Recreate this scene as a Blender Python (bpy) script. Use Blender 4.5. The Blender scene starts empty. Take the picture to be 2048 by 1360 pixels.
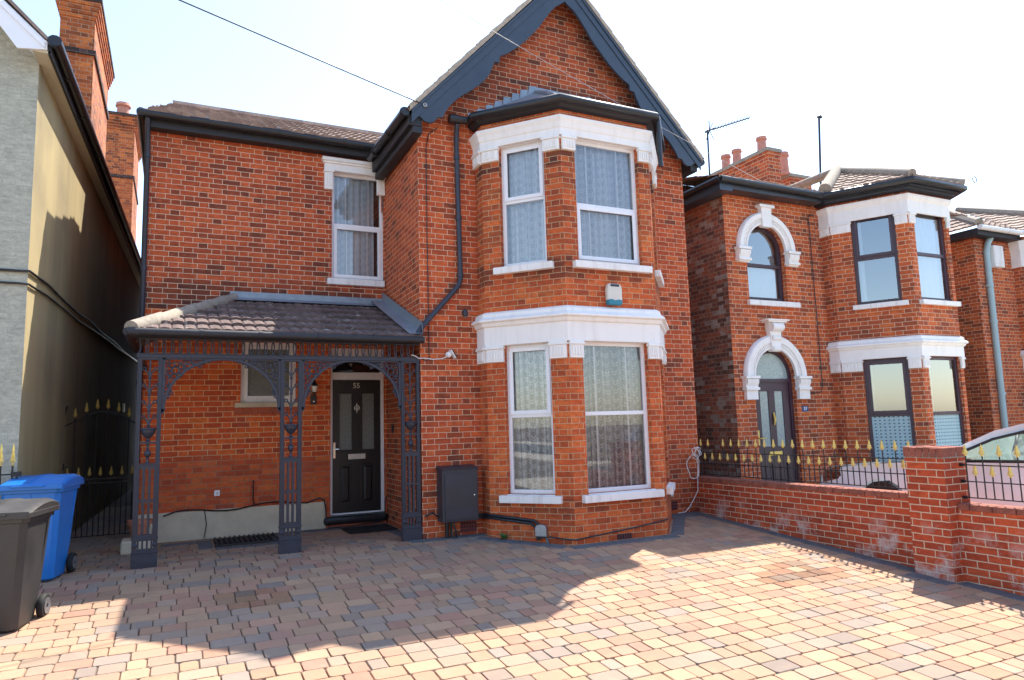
import bpy, bmesh, math, random
from mathutils import Vector, Matrix
random.seed(7)
PI = math.pi
sc = bpy.context.scene
# ---------------------------------------------------------------- camera
YAW, PITCH, ROLL, EYE = 0.44941, 0.11973, 0.029152, 1.47
_f = Vector((math.sin(YAW)*math.cos(PITCH), math.cos(YAW)*math.cos(PITCH), math.sin(PITCH)))
_r = Vector((math.cos(YAW), -math.sin(YAW), 0))
_d = _f.cross(_r)
if _d.z > 0: _d = -_d
_r2 = _r*math.cos(ROLL) + _d*math.sin(ROLL)
_d2 = _d*math.cos(ROLL) - _r*math.sin(ROLL)
cam = bpy.data.cameras.new('camera'); camo = bpy.data.objects.new('camera', cam)
sc.collection.objects.link(camo)
camo.matrix_world = Matrix(((_r2.x, -_d2.x, -_f.x, 0), (_r2.y, -_d2.y, -_f.y, 0), (_r2.z, -_d2.z, -_f.z, EYE), (0, 0, 0, 1)))
cam.sensor_fit = 'HORIZONTAL'; cam.sensor_width = 36.0; cam.lens = 36.0*1404.2/2048
cam.clip_start = 0.05; cam.clip_end = 2000
sc.camera = camo
# ---------------------------------------------------------------- sky and sun
SUN = Vector((0.52, 0.335, 1.0)).normalized()
world = bpy.data.worlds.new('World'); sc.world = world; world.use_nodes = True
wn = world.node_tree; wn.nodes.clear()
bg = wn.nodes.new('ShaderNodeBackground'); wo = wn.nodes.new('ShaderNodeOutputWorld')
sky = wn.nodes.new('ShaderNodeTexSky'); sky.sky_type = 'NISHITA'; sky.sun_disc = False
sky.sun_elevation = math.asin(SUN.z); sky.sun_rotation = math.atan2(SUN.x, SUN.y)
sky.dust_density = 0.8; sky.air_density = 1.0
wn.links.new(sky.outputs[0], bg.inputs[0]); wn.links.new(bg.outputs[0], wo.inputs[0])
bg.inputs[1].default_value = 0.092
sl = bpy.data.lights.new('sun', 'SUN'); sl.energy = 2.35; sl.angle = math.radians(0.53); sl.color = (1.0, 0.93, 0.82)
so = bpy.data.objects.new('sun', sl); sc.collection.objects.link(so)
so.rotation_euler = (-SUN).to_track_quat('-Z', 'Y').to_euler(); so.location = (20, 15, 40)
sc.view_settings.view_transform = 'Standard'; sc.view_settings.look = 'None'
sc.view_settings.gamma = 1.0; sc.view_settings.exposure = 2.25
sc.view_settings.use_curve_mapping = False
try:
    sc.cycles.max_bounces = 8; sc.cycles.transparent_max_bounces = 12
except Exception: pass

# ---------------------------------------------------------------- material helpers
class NT:
    def __init__(s, name):
        s.m = bpy.data.materials.new(name); s.m.use_nodes = True
        s.t = s.m.node_tree; s.t.nodes.clear()
        s.out = s.t.nodes.new('ShaderNodeOutputMaterial')
    def n(s, typ, **kw):
        x = s.t.nodes.new(typ)
        for k, v in kw.items(): setattr(x, k, v)
        return x
    def l(s, a, b): s.t.links.new(a, b)
    def put(s, sock, v):
        if hasattr(v, 'is_output') or isinstance(v, bpy.types.NodeSocket): s.l(v, sock)
        else: sock.default_value = v
    def mth(s, op, a, b=None, c=None, clamp=False):
        x = s.n('ShaderNodeMath', operation=op); x.use_clamp = clamp
        s.put(x.inputs[0], a)
        if b is not None: s.put(x.inputs[1], b)
        if c is not None: s.put(x.inputs[2], c)
        return x.outputs[0]
    def ramp(s, fac, stops, interp='LINEAR'):
        x = s.n('ShaderNodeValToRGB'); e = x.color_ramp.elements; x.color_ramp.interpolation = interp
        e[0].position, e[1].position = stops[0][0], stops[-1][0]
        e[0].color, e[1].color = c4(stops[0][1]), c4(stops[-1][1])
        for p, c in stops[1:-1]:
            y = e.new(p); y.color = c4(c)
        s.put(x.inputs[0], fac)
        return x.outputs[0]
    def noise(s, vec, scale, detail=3, rough=0.55):
        x = s.n('ShaderNodeTexNoise'); x.inputs['Scale'].default_value = scale
        x.inputs['Detail'].default_value = detail; x.inputs['Roughness'].default_value = rough
        if vec is not None: s.l(vec, x.inputs['Vector'])
        return x.outputs['Fac']
    def white(s, vec):
        x = s.n('ShaderNodeTexWhiteNoise', noise_dimensions='3D'); s.l(vec, x.inputs['Vector'])
        return x.outputs['Value']
    def comb(s, x=0., y=0., z=0.):
        c = s.n('ShaderNodeCombineXYZ')
        for i, v in enumerate((x, y, z)): s.put(c.inputs[i], v)
        return c.outputs[0]
    def mix(s, fac, a, b, mode='MIX'):
        x = s.n('ShaderNodeMix', data_type='RGBA', blend_type=mode)
        s.put(x.inputs['Factor'], fac)
        for k, v in (('A', a), ('B', b)):
            sock = [i for i in x.inputs if i.name == k and i.type == 'RGBA'][0]
            s.put(sock, c4(v) if isinstance(v, tuple) else v)
        return [o for o in x.outputs if o.type == 'RGBA'][0]
    def mapr(s, v, a, b, c, d):
        x = s.n('ShaderNodeMapRange'); x.clamp = True; s.put(x.inputs[0], v)
        for i, k in enumerate((a, b, c, d)): x.inputs[i+1].default_value = k
        return x.outputs[0]
    def bsdf(s, color, rough=0.6, metal=0.0, bump=None, bstr=0.3, bdist=0.01, spec=0.5, coat=0.0):
        p = s.n('ShaderNodeBsdfPrincipled')
        s.put(p.inputs['Base Color'], c4(color) if isinstance(color, tuple) else color)
        s.put(p.inputs['Roughness'], rough); p.inputs['Metallic'].default_value = metal
        p.inputs['Specular IOR Level'].default_value = spec; p.inputs['Coat Weight'].default_value = coat
        if bump is not None:
            b = s.n('ShaderNodeBump'); b.inputs['Strength'].default_value = bstr; b.inputs['Distance'].default_value = bdist
            s.l(bump, b.inputs['Height']); s.l(b.outputs[0], p.inputs['Normal'])
        s.l(p.outputs[0], s.out.inputs[0])
        return p
    def uv(s):
        x = s.n('ShaderNodeUVMap'); x.uv_map = 'UVMap'; return x.outputs[0]
    def pos(s):
        return s.n('ShaderNodeNewGeometry').outputs['Position']
    def sep(s, v):
        x = s.n('ShaderNodeSeparateXYZ'); s.l(v, x.inputs[0]); return x.outputs
def c4(c): return (c[0], c[1], c[2], 1.0)

def simple(name, col, rough=0.5, metal=0.0, var=0.12, scale=6., bump=0.15, spec=0.5, fine=60., coat=0.0):
    n = NT(name); P = n.pos()
    a = n.noise(P, scale, 4); b = n.noise(P, fine, 3)
    f = n.mth('ADD', n.mth('MULTIPLY', a, 0.65), n.mth('MULTIPLY', b, 0.35))
    col2 = n.ramp(f, [(0.3, tuple(c*(1-var) for c in col)), (0.7, tuple(min(1, c*(1+var)) for c in col))])
    r = n.mapr(a, 0.3, 0.7, max(0.02, rough-0.08), min(1, rough+0.08))
    n.bsdf(col2, r, metal, b, bump, 0.004, spec, coat)
    return n.m

def brick(name, ramp, mortar, course=0.0771, L=0.225, flemish=True, joint=0.0045, soot=0.35, sootcol=(0.035, 0.025, 0.022), patch=0.0, fade=0.0, damp=None, bands=()):
    n = NT(name); uv = n.uv(); P = n.pos()
    s = n.sep(uv)
    wob = n.n('ShaderNodeTexNoise'); wob.inputs['Scale'].default_value = 9; n.l(uv, wob.inputs['Vector'])
    ws = n.sep(wob.outputs['Color'])
    u = n.mth('ADD', s[0], n.mth('MULTIPLY', n.mth('SUBTRACT', ws[0], 0.5), 0.009))
    v = n.mth('ADD', s[1], n.mth('MULTIPLY', n.mth('SUBTRACT', ws[1], 0.5), 0.009))
    vr = n.mth('DIVIDE', v, course); row = n.mth('FLOOR', vr); fv = n.mth('SUBTRACT', vr, row)
    odd = n.mth('FLOORED_MODULO', row, 2.0)
    # small random shift per course so that joints do not line up like a grid
    rj = n.mth('MULTIPLY', n.mth('SUBTRACT', n.white(n.comb(row, 3.7, 1.3)), 0.5), 0.014)
    H = L/2
    per = (L+H) if flemish else L
    uu = n.mth('DIVIDE', n.mth('ADD', n.mth('ADD', u, rj), n.mth('MULTIPLY', odd, per/2)), per)
    cell = n.mth('FLOOR', uu); t = n.mth('MULTIPLY', n.mth('SUBTRACT', uu, cell), per)
    if flemish:
        isH = n.mth('GREATER_THAN', t, L)
        lt = n.mth('SUBTRACT', t, n.mth('MULTIPLY', isH, L))
        w = n.mth('SUBTRACT', L, n.mth('MULTIPLY', isH, L-H))
    else:
        isH = 0.0; lt = t; w = L
    du = n.mth('MINIMUM', lt, n.mth('SUBTRACT', w, lt))
    dv = n.mth('MULTIPLY', n.mth('MINIMUM', fv, n.mth('SUBTRACT', 1.0, fv)), course)
    d = n.mth('MINIMUM', du, dv)
    mask = n.mapr(d, joint*0.55, joint*1.25, 0.0, 1.0)
    idv = n.comb(n.mth('ADD', n.mth('MULTIPLY', cell, 2.0), isH), row, 0.5)
    rnd = n.white(idv); rnd2 = n.white(n.comb(n.mth('ADD', n.mth('MULTIPLY', cell, 2.0), isH), row, 9.5))
    bigc = n.noise(P, 1.1, 3, 0.6)
    col = n.ramp(n.mth('ADD', rnd, n.mth('MULTIPLY', n.mth('SUBTRACT', bigc, 0.5), 0.9), clamp=True), ramp)
    fine = n.noise(uv, 55, 4); mid = n.noise(uv, 14, 3)
    blotch = n.noise(n.comb(n.mth('ADD', s[0], n.mth('MULTIPLY', rnd2, 7.0)), n.mth('MULTIPLY', s[1], 1.8), rnd), 11, 4, 0.65)
    col = n.mix(n.mapr(blotch, 0.42, 0.72, 0.0, 0.62), col, tuple(c*0.42 for c in ramp[len(ramp)//2][1]))
    col = n.mix(n.mapr(blotch, 0.25, 0.40, 0.35, 0.0), col, tuple(min(1, c*1.25) for c in ramp[-1][1]))
    col = n.mix(n.mapr(fine, 0.35, 0.75, 0.0, 0.45), col, tuple(c*0.55 for c in ramp[len(ramp)//2][1]))
    col = n.mix(n.mapr(mid, 0.55, 0.8, 0.0, 0.35), col, tuple(min(1, c*1.35) for c in ramp[-1][1]))
    big = n.noise(P, 0.75, 5, 0.6)
    sf = n.mth('MULTIPLY', n.mapr(n.mth('ADD', big, n.mth('MULTIPLY', n.mth('SUBTRACT', rnd2, 0.5), 0.28)), 0.50, 0.78, 0.0, 1.0), soot)
    col = n.mix(sf, col, sootcol)
    mcol = n.mix(n.mapr(big, 0.45, 0.7, 0.0, 0.5), mortar, tuple(c*0.6 for c in mortar))
    mcol = n.mix(n.mapr(fine, 0.3, 0.7, 0.0, 0.25), mcol, tuple(c*0.7 for c in mortar))
    zz = n.sep(P)[2]
    if damp:
        df_ = n.mapr(n.mth('ADD', zz, n.mth('MULTIPLY', n.mth('SUBTRACT', big, 0.5), 0.5)), damp-0.06, damp+0.06, 1.0, 0.0)
        mcol = n.mix(n.mth('MULTIPLY', df_, 0.85), mcol, (0.24, 0.155, 0.095)); col = n.mix(n.mth('MULTIPLY', df_, 0.22), col, (0.34, 0.10, 0.055))
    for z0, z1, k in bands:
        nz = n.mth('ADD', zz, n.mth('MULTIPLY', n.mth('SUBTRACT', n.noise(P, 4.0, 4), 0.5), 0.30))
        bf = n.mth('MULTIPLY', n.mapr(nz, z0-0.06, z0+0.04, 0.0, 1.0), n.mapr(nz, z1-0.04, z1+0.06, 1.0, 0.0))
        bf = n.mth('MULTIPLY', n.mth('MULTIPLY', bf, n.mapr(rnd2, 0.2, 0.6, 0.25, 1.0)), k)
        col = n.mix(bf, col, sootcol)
    col = n.mix(mask, mcol, col)
    if patch > 0:
        pz = n.sep(P)[2]
        pf = n.mth('MULTIPLY', n.mapr(n.noise(P, 3.2, 5, 0.65), 0.52, 0.68, 0, 1), n.mapr(pz, 0.0, 0.32, patch, 0.0))
        col = n.mix(pf, col, (0.55, 0.47, 0.43))
    if fade > 0:
        col = n.mix(n.mth('MULTIPLY', n.mapr(n.noise(P, 1.7, 4), 0.55, 0.75, 0, 1), fade), col, (0.45, 0.36, 0.30))
    hgt = n.mth('ADD', mask, n.mth('MULTIPLY', fine, 0.35))
    n.bsdf(col, n.mapr(fine, 0.3, 0.7, 0.75, 0.95), 0, hgt, 0.55, 0.006, 0.25)
    return n.m

M = {}
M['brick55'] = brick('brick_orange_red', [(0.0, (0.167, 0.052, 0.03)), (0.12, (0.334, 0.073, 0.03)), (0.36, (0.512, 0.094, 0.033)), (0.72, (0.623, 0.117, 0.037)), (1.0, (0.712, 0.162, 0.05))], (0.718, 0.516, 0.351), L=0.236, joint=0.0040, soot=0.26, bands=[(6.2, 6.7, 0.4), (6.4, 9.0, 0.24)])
M['brick55w'] = brick('brick_red_wing', [(0.0, (0.144, 0.05, 0.03)), (0.16, (0.301, 0.068, 0.033)), (0.4, (0.489, 0.094, 0.035)), (0.72, (0.589, 0.117, 0.041)), (1.0, (0.679, 0.152, 0.05))], (0.773, 0.585, 0.429), L=0.252, joint=0.0042, soot=0.30, bands=[(3.28, 3.62, 0.55)])
M['brick55p'] = brick('brick_orange_porch_lit', [(0.0, (0.436, 0.07, 0.03)), (0.2, (0.629, 0.093, 0.03)), (0.6, (0.822, 0.132, 0.035)), (1.0, (0.85, 0.194, 0.045))], (0.81, 0.568, 0.312), L=0.252, joint=0.0045, soot=0.12, fade=0.14, damp=1.12)  # more orange brick, with extra light put into its colour under the porch
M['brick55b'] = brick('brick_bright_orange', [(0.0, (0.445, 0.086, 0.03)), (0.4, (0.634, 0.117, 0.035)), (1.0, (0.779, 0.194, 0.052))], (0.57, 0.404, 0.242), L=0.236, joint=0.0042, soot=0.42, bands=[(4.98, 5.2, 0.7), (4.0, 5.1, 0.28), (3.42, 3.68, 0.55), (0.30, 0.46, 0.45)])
M['brick57'] = brick('brick_weathered_red', [(0.0, (0.19, 0.063, 0.035)), (0.25, (0.401, 0.089, 0.038)), (0.6, (0.579, 0.121, 0.039)), (1.0, (0.712, 0.177, 0.051))], (0.699, 0.516, 0.359), L=0.24, soot=0.34)
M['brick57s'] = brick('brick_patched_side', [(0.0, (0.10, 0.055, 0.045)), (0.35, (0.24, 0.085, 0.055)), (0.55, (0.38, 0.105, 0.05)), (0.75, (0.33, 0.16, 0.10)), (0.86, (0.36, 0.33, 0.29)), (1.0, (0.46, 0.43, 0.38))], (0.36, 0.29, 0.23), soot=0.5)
M['brickch'] = brick('brick_chimney', [(0.0, (0.166, 0.059, 0.026)), (0.35, (0.428, 0.117, 0.035)), (1.0, (0.618, 0.209, 0.053))], (0.386, 0.284, 0.203), soot=0.85)
M['brickdark'] = brick('brick_sooty_course', [(0.0, (0.03, 0.026, 0.026)), (0.6, (0.06, 0.045, 0.042)), (1.0, (0.10, 0.06, 0.05))], (0.16, 0.14, 0.12))
M['brickgw'] = brick('brick_garden_wall', [(0.0, (0.378, 0.065, 0.03)), (0.5, (0.512, 0.084, 0.034)), (1.0, (0.634, 0.117, 0.041))], (0.644, 0.499, 0.351), course=0.0775, flemish=False, joint=0.006, soot=0.3, patch=0.9)
M['bricksoldier'] = simple('brick_on_edge', (0.42, 0.10, 0.050), 0.85, 0, 0.35, 7, 0.4)
M['brickcap'] = simple('weathered_cap_brick', (0.26, 0.085, 0.055), 0.9, 0, 0.5, 9, 0.5)
def painted(name, col, dirt):
    n = NT(name); P = n.pos(); s = n.sep(P)
    st = n.noise(n.comb(n.mth('MULTIPLY', s[0], 9.0), n.mth('MULTIPLY', s[1], 9.0), n.mth('MULTIPLY', s[2], 0.9)), 1.0, 5, 0.65)
    g = n.noise(P, 3.0, 5, 0.65); f = n.noise(P, 45, 4)
    c = n.mix(n.mth('MULTIPLY', n.mapr(st, 0.50, 0.78, 0, 1), dirt), col, (0.42, 0.37, 0.30))
    c = n.mix(n.mth('MULTIPLY', n.mapr(g, 0.55, 0.75, 0, 1), dirt*0.8), c, (0.50, 0.46, 0.39))
    c = n.mix(n.mapr(f, 0.68, 0.74, 0, dirt), c, (0.40, 0.34, 0.28))
    n.bsdf(c, n.mapr(g, 0.3, 0.7, 0.45, 0.7), 0, n.mth('ADD', f, g), 0.18, 0.004); return n.m
M['white'] = painted('white_render_paint', (0.88, 0.855, 0.81), 0.22)
M['sill'] = painted('white_sill_paint', (0.85, 0.825, 0.79), 0.5)
M['upvc'] = simple('white_plastic', (0.83, 0.83, 0.84), 0.25, 0, 0.02, 2, 0.02)
M['navy'] = simple('dark_blue_grey_gloss', (0.036, 0.051, 0.074), 0.36, 0, 0.18, 5, 0.1)
M['charcoal'] = simple('charcoal_gloss', (0.030, 0.034, 0.042), 0.4, 0, 0.25, 6, 0.15)
M['navyflat'] = simple('dark_navy_iron_paint', (0.030, 0.034, 0.050), 0.45, 0, 0.25, 14, 0.25)
M['black'] = simple('black_plastic', (0.016, 0.017, 0.02), 0.35, 0, 0.2, 5, 0.05)
M['fascia'] = simple('black_weathered_timber', (0.022, 0.022, 0.026), 0.6, 0, 0.4, 8, 0.3)
M['iron'] = simple('black_iron', (0.014, 0.014, 0.017), 0.4, 0, 0.2, 9, 0.1)
M['gold'] = simple('gold_paint', (0.80, 0.58, 0.15), 0.40, 0.25, 0.15, 30, 0.2)
M['purple'] = simple('dark_rosewood_plastic', (0.058, 0.028, 0.040), 0.42, 0, 0.2, 6, 0.05)
M['lead'] = simple('lead_sheet', (0.25, 0.29, 0.33), 0.42, 0.25, 0.3, 6, 0.25)
M['mortar'] = simple('lichen_mortar', (0.29, 0.25, 0.20), 0.95, 0, 0.35, 14, 0.7)
M['concrete'] = simple('grey_cement_render', (0.60, 0.50, 0.36), 0.9, 0, 0.2, 4, 0.35)
M['terra'] = simple('terracotta', (0.46, 0.17, 0.10), 0.8, 0, 0.2, 10, 0.2)
M['pot'] = simple('chimney_pot_clay', (0.52, 0.22, 0.15), 0.8, 0, 0.25, 8, 0.2)
M['chrome'] = simple('chrome', (0.75, 0.74, 0.70), 0.15, 1.0, 0.05, 5, 0.0)
M['silver'] = simple('polished_silver', (0.74, 0.71, 0.64), 0.25, 0.35, 0.05, 5, 0.0)
M['steel'] = simple('galvanised_steel', (0.35, 0.36, 0.38), 0.4, 0.8, 0.15, 20, 0.1)
M['rubber'] = simple('black_rubber', (0.012, 0.012, 0.012), 0.8, 0, 0.2, 20, 0.3)
M['binblue'] = simple('blue_bin_plastic', (0.012, 0.175, 0.56), 0.38, 0, 0.12, 4, 0.1)
M['bingrey'] = simple('grey_bin_plastic', (0.036, 0.034, 0.033), 0.45, 0, 0.3, 3, 0.15)
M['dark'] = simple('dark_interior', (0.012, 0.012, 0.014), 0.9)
M['airbrick'] = simple('dark_red_airbrick', (0.16, 0.04, 0.035), 0.8, 0, 0.3, 30, 0.3)
M['box'] = simple('meter_cabinet_paint', (0.030, 0.032, 0.042), 0.45, 0, 0.25, 5, 0.15)
M['alarm'] = simple('cream_alarm_plastic', (0.66, 0.63, 0.54), 0.4, 0, 0.05)
M['teal'] = simple('teal_plastic', (0.02, 0.20, 0.28), 0.4, 0, 0.1)
M['solar'] = simple('solar_cell', (0.010, 0.014, 0.03), 0.15, 0, 0.2)
M['pipeblue'] = simple('pale_blue_pipe', (0.36, 0.50, 0.52), 0.4, 0, 0.06)
M['whitecable'] = simple('white_cable', (0.75, 0.74, 0.72), 0.4, 0, 0.05)
M['car'] = simple('white_car_paint', (0.80, 0.81, 0.83), 0.2, 0, 0.02, 2, 0.0, 0.5, 60, 1.0)
M['tileV'] = simple('verge_undercloak', (0.40, 0.325, 0.245), 0.95, 0, 0.3, 10, 0.5)

def tile_mat(name, a, b, lich=0.25, tw=0.2, th=0.3):
    n = NT(name); uv = n.uv(); P = n.pos(); s = n.sep(uv)
    cu = n.mth('FLOOR', n.mth('DIVIDE', s[0], tw)); cv = n.mth('FLOOR', n.mth('DIVIDE', s[1], th))
    rnd = n.white(n.comb(cu, cv, 0.3))
    col = n.ramp(rnd, [(0, a), (1, b)])
    f = n.noise(P, 28, 5, 0.65)
    col = n.mix(n.mapr(f, 0.4, 0.75, 0, 0.55), col, tuple(c*0.55 for c in a))
    g = n.noise(P, 5.5, 5, 0.7)
    col = n.mix(n.mth('MULTIPLY', n.mapr(g, 0.60, 0.68, 0, 1), lich), col, (0.52, 0.52, 0.46))
    g2 = n.noise(P, 2.1, 4, 0.6)
    col = n.mix(n.mth('MULTIPLY', n.mapr(g2, 0.5, 0.7, 0, 1), 0.4), col, tuple(c*0.5 for c in a))
    n.bsdf(col, 0.9, 0, f, 0.4, 0.008, 0.25)
    return n.m
M['tile'] = tile_mat('brown_concrete_tile', (0.27, 0.19, 0.155), (0.40, 0.30, 0.245))
M['tileP'] = tile_mat('porch_tile', (0.125, 0.088, 0.08), (0.21, 0.15, 0.135), 0.8, 0.135, 0.40)
M['tile57'] = tile_mat('pale_worn_tile', (0.30, 0.22, 0.18), (0.42, 0.33, 0.27), 0.3)

def glass_mat(name, refl=1.0, tint=(0.98, 0.99, 0.99), base=0.05):
    n = NT(name)
    tr = n.n('ShaderNodeBsdfTransparent'); tr.inputs[0].default_value = c4(tint)
    gl = n.n('ShaderNodeBsdfGlossy'); gl.inputs['Roughness'].default_value = 0.0
    P = n.pos(); b = n.n('ShaderNodeBump'); b.inputs['Strength'].default_value = 0.02; b.inputs['Distance'].default_value = 0.02
    n.l(n.noise(P, 1.6, 1), b.inputs['Height']); n.l(b.outputs[0], gl.inputs['Normal'])
    fr = n.n('ShaderNodeFresnel'); fr.inputs[0].default_value = 1.55
    fac = n.mth('ADD', n.mth('MULTIPLY', fr.outputs[0], 1.8*refl), base, clamp=True)
    mx = n.n('ShaderNodeMixShader'); n.l(fac, mx.inputs[0]); n.l(tr.outputs[0], mx.inputs[1]); n.l(gl.outputs[0], mx.inputs[2])
    n.l(mx.outputs[0], n.out.inputs[0]); return n.m
M['glass'] = glass_mat('window_glass')
M['glass57'] = glass_mat('reflective_glass', 1.6, (0.8, 0.84, 0.86), 0.16)
M['glasscar'] = glass_mat('car_glass', 1.2, (0.55, 0.66, 0.62), 0.05)

def frosted(name, col, dots=False):
    n = NT(name); P = n.pos(); f = n.noise(P, 40, 4)
    c = n.ramp(f, [(0.35, tuple(x*0.72 for x in col)), (0.65, col)])
    if dots:
        s = n.sep(n.uv())
        a = n.mth('SUBTRACT', n.mth('FRACT', n.mth('DIVIDE', s[0], 0.075)), 0.5); b = n.mth('SUBTRACT', n.mth('FRACT', n.mth('DIVIDE', s[1], 0.06)), 0.5)
        dd = n.mth('SQRT', n.mth('ADD', n.mth('MULTIPLY', a, a), n.mth('MULTIPLY', b, b)))
        c = n.mix(n.mapr(dd, 0.18, 0.26, 1, 0), c, (0.05, 0.10, 0.14))
    n.bsdf(c, 0.12, 0, f, 0.25, 0.004); return n.m
M['frost'] = frosted('patterned_door_glass', (0.22, 0.235, 0.22))
M['frost57'] = frosted('frosted_fanlight_glass', (0.36, 0.44, 0.42))
M['dots'] = frosted('dotted_privacy_film', (0.36, 0.56, 0.63), True)

def lace(name, dens, col=(0.86, 0.87, 0.88), leafw=0.42):
    n = NT(name); uv = n.uv(); s = n.sep(uv)
    # staggered rows of woven leaf sprigs
    wob = n.n('ShaderNodeTexNoise'); wob.inputs['Scale'].default_value = 7; n.l(uv, wob.inputs['Vector']); ws = n.sep(wob.outputs['Color'])
    CW, CH = 0.088, 0.125
    u = n.mth('DIVIDE', n.mth('ADD', s[0], n.mth('MULTIPLY', ws[1], 0.05)), CW); colm = n.mth('FLOOR', u); fu = n.mth('MULTIPLY', n.mth('SUBTRACT', n.mth('SUBTRACT', u, colm), 0.5), CW)
    v = n.mth('ADD', n.mth('DIVIDE', n.mth('ADD', s[1], n.mth('MULTIPLY', ws[0], 0.05)), CH), n.white(n.comb(colm, 2.2, 4.4))); fv = n.mth('MULTIPLY', n.mth('SUBTRACT', n.mth('FRACT', v), 0.5), CH)
    leaf = None
    for oy, ang, la, lb, ox in ((0.020, 0.95, 0.024, 0.0075, 0.017), (-0.016, 0.75, 0.020, 0.0065, 0.015)):
        x = n.mth('SUBTRACT', n.mth('ABSOLUTE', fu), ox); y = n.mth('SUBTRACT', fv, oy)
        c_, s_ = math.cos(ang), math.sin(ang)
        p = n.mth('DIVIDE', n.mth('ADD', n.mth('MULTIPLY', x, c_), n.mth('MULTIPLY', y, s_)), la); q = n.mth('DIVIDE', n.mth('SUBTRACT', n.mth('MULTIPLY', y, c_), n.mth('MULTIPLY', x, s_)), lb)
        e = n.mapr(n.mth('ADD', n.mth('MULTIPLY', p, p), n.mth('MULTIPLY', q, q)), 0.7, 1.25, 1.0, 0.0)
        leaf = e if leaf is None else n.mth('MAXIMUM', leaf, e)
    # gathered folds: the net is doubled where it is drawn together
    fold = n.mth('SINE', n.mth('ADD', n.mth('MULTIPLY', s[0], 52.0), n.mth('MULTIPLY', n.noise(n.comb(n.mth('MULTIPLY', s[0], 5.0), n.mth('MULTIPLY', s[1], 0.25), 0.0), 1.0, 2), 9.0)))
    al = n.mth('ADD', n.mth('ADD', dens, n.mth('MULTIPLY', fold, leafw*0.42)), n.mth('MULTIPLY', leaf, leafw), clamp=True)
    df = n.n('ShaderNodeBsdfDiffuse'); df.inputs[0].default_value = c4(col)
    tl = n.n('ShaderNodeBsdfTranslucent'); tl.inputs[0].default_value = c4(col)
    m1 = n.n('ShaderNodeMixShader'); m1.inputs[0].default_value = 0.15; n.l(df.outputs[0], m1.inputs[1]); n.l(tl.outputs[0], m1.inputs[2])
    tr = n.n('ShaderNodeBsdfTransparent')
    m2 = n.n('ShaderNodeMixShader'); n.l(al, m2.inputs[0]); n.l(tr.outputs[0], m2.inputs[1]); n.l(m1.outputs[0], m2.inputs[2])
    n.l(m2.outputs[0], n.out.inputs[0]); return n.m
M['laceU'] = lace('lace_curtain_upper', 0.78, (0.86, 0.92, 0.98), 0.20)
M['laceL'] = lace('lace_curtain_lower', 0.50, (0.86, 0.86, 0.86), 0.42)
M['voile'] = simple('white_voile', (0.82, 0.86, 0.87), 0.9, 0, 0.04)

def paver_mat():
    n = NT('tumbled_block_paving'); P = n.pos()
    a = n.n('ShaderNodeAttribute'); a.attribute_name = 'tint'
    f = n.noise(P, 130, 5, 0.75); g = n.noise(P, 9, 4, 0.6); h = n.noise(P, 0.9, 5, 0.65)
    col = n.mix(n.mapr(f, 0.35, 0.75, 0, 0.5), a.outputs['Color'], (0.17, 0.13, 0.10))
    col = n.mix(n.mapr(g, 0.5, 0.75, 0, 0.25), col, (0.44, 0.33, 0.23))
    col = n.mix(n.mapr(h, 0.50, 0.74, 0, 0.38), col, (0.20, 0.16, 0.135))
    n.bsdf(col, 0.9, 0, f, 0.6, 0.004, 0.2); return n.m
M['paver'] = paver_mat()
M['sett'] = simple('charcoal_border_block', (0.115, 0.118, 0.125), 0.9, 0, 0.3, 9, 0.4)
M['joint'] = simple('jointing_sand', (0.12, 0.088, 0.062), 0.95, 0, 0.4, 12, 0.4)
M['slab'] = simple('pale_concrete_slab', (0.50, 0.44, 0.35), 0.9, 0, 0.15, 3, 0.3)
def asphalt():
    n = NT('asphalt'); P = n.pos(); f = n.noise(P, 120, 3); g = n.noise(P, 2, 4)
    n.bsdf(n.mix(g, n.ramp(f, [(0.3, (0.035, 0.035, 0.037)), (0.7, (0.075, 0.075, 0.076))]), (0.06, 0.058, 0.055)), 0.9, 0, f, 0.4, 0.005, 0.3); return n.m
M['asphalt'] = asphalt()
def render_wall():
    n = NT('pebbledash_side_wall'); P = n.pos(); s = n.sep(P)
    st = n.noise(n.comb(n.mth('MULTIPLY', s[1], 1.0), n.mth('MULTIPLY', s[2], 0.10), 0.0), 1.2, 5, 0.65)
    f = n.noise(P, 90, 3); g = n.noise(P, 1.1, 4)
    col = n.ramp(st, [(0.25, (0.24, 0.20, 0.12)), (0.5, (0.37, 0.30, 0.165)), (0.75, (0.44, 0.36, 0.19))])
    # darker towards the rear of the wall, with a streaked, uneven edge
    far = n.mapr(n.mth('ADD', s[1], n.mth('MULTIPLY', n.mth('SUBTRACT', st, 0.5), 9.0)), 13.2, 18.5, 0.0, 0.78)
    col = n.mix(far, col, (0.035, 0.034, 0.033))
    col = n.mix(n.mapr(g, 0.5, 0.75, 0, 0.35), col, (0.14, 0.125, 0.09))
    n.bsdf(col, 0.95, 0, f, 0.6, 0.006, 0.2); return n.m
M['dash'] = render_wall()
M['paintbrick'] = brick('painted_pale_brick', [(0.0, (0.46, 0.455, 0.365)), (1.0, (0.50, 0.49, 0.395))], (0.44, 0.435, 0.35), joint=0.003, soot=0.1)
def soffit():
    return simple('cream_soffit', (0.55, 0.50, 0.36), 0.6, 0, 0.1)
M['cream'] = soffit()
M['oppbrick'] = brick('opposite_brick', [(0.0, (0.24, 0.10, 0.06)), (1.0, (0.40, 0.18, 0.10))], (0.5, 0.42, 0.33))
M['wire'] = simple('grey_wire', (0.40, 0.38, 0.37), 0.6, 0, 0.05)
M['leaf'] = simple('weed_leaf', (0.06, 0.16, 0.03), 0.6, 0, 0.3)
M['bluesign'] = simple('blue_plaque', (0.03, 0.07, 0.20), 0.3)
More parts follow.
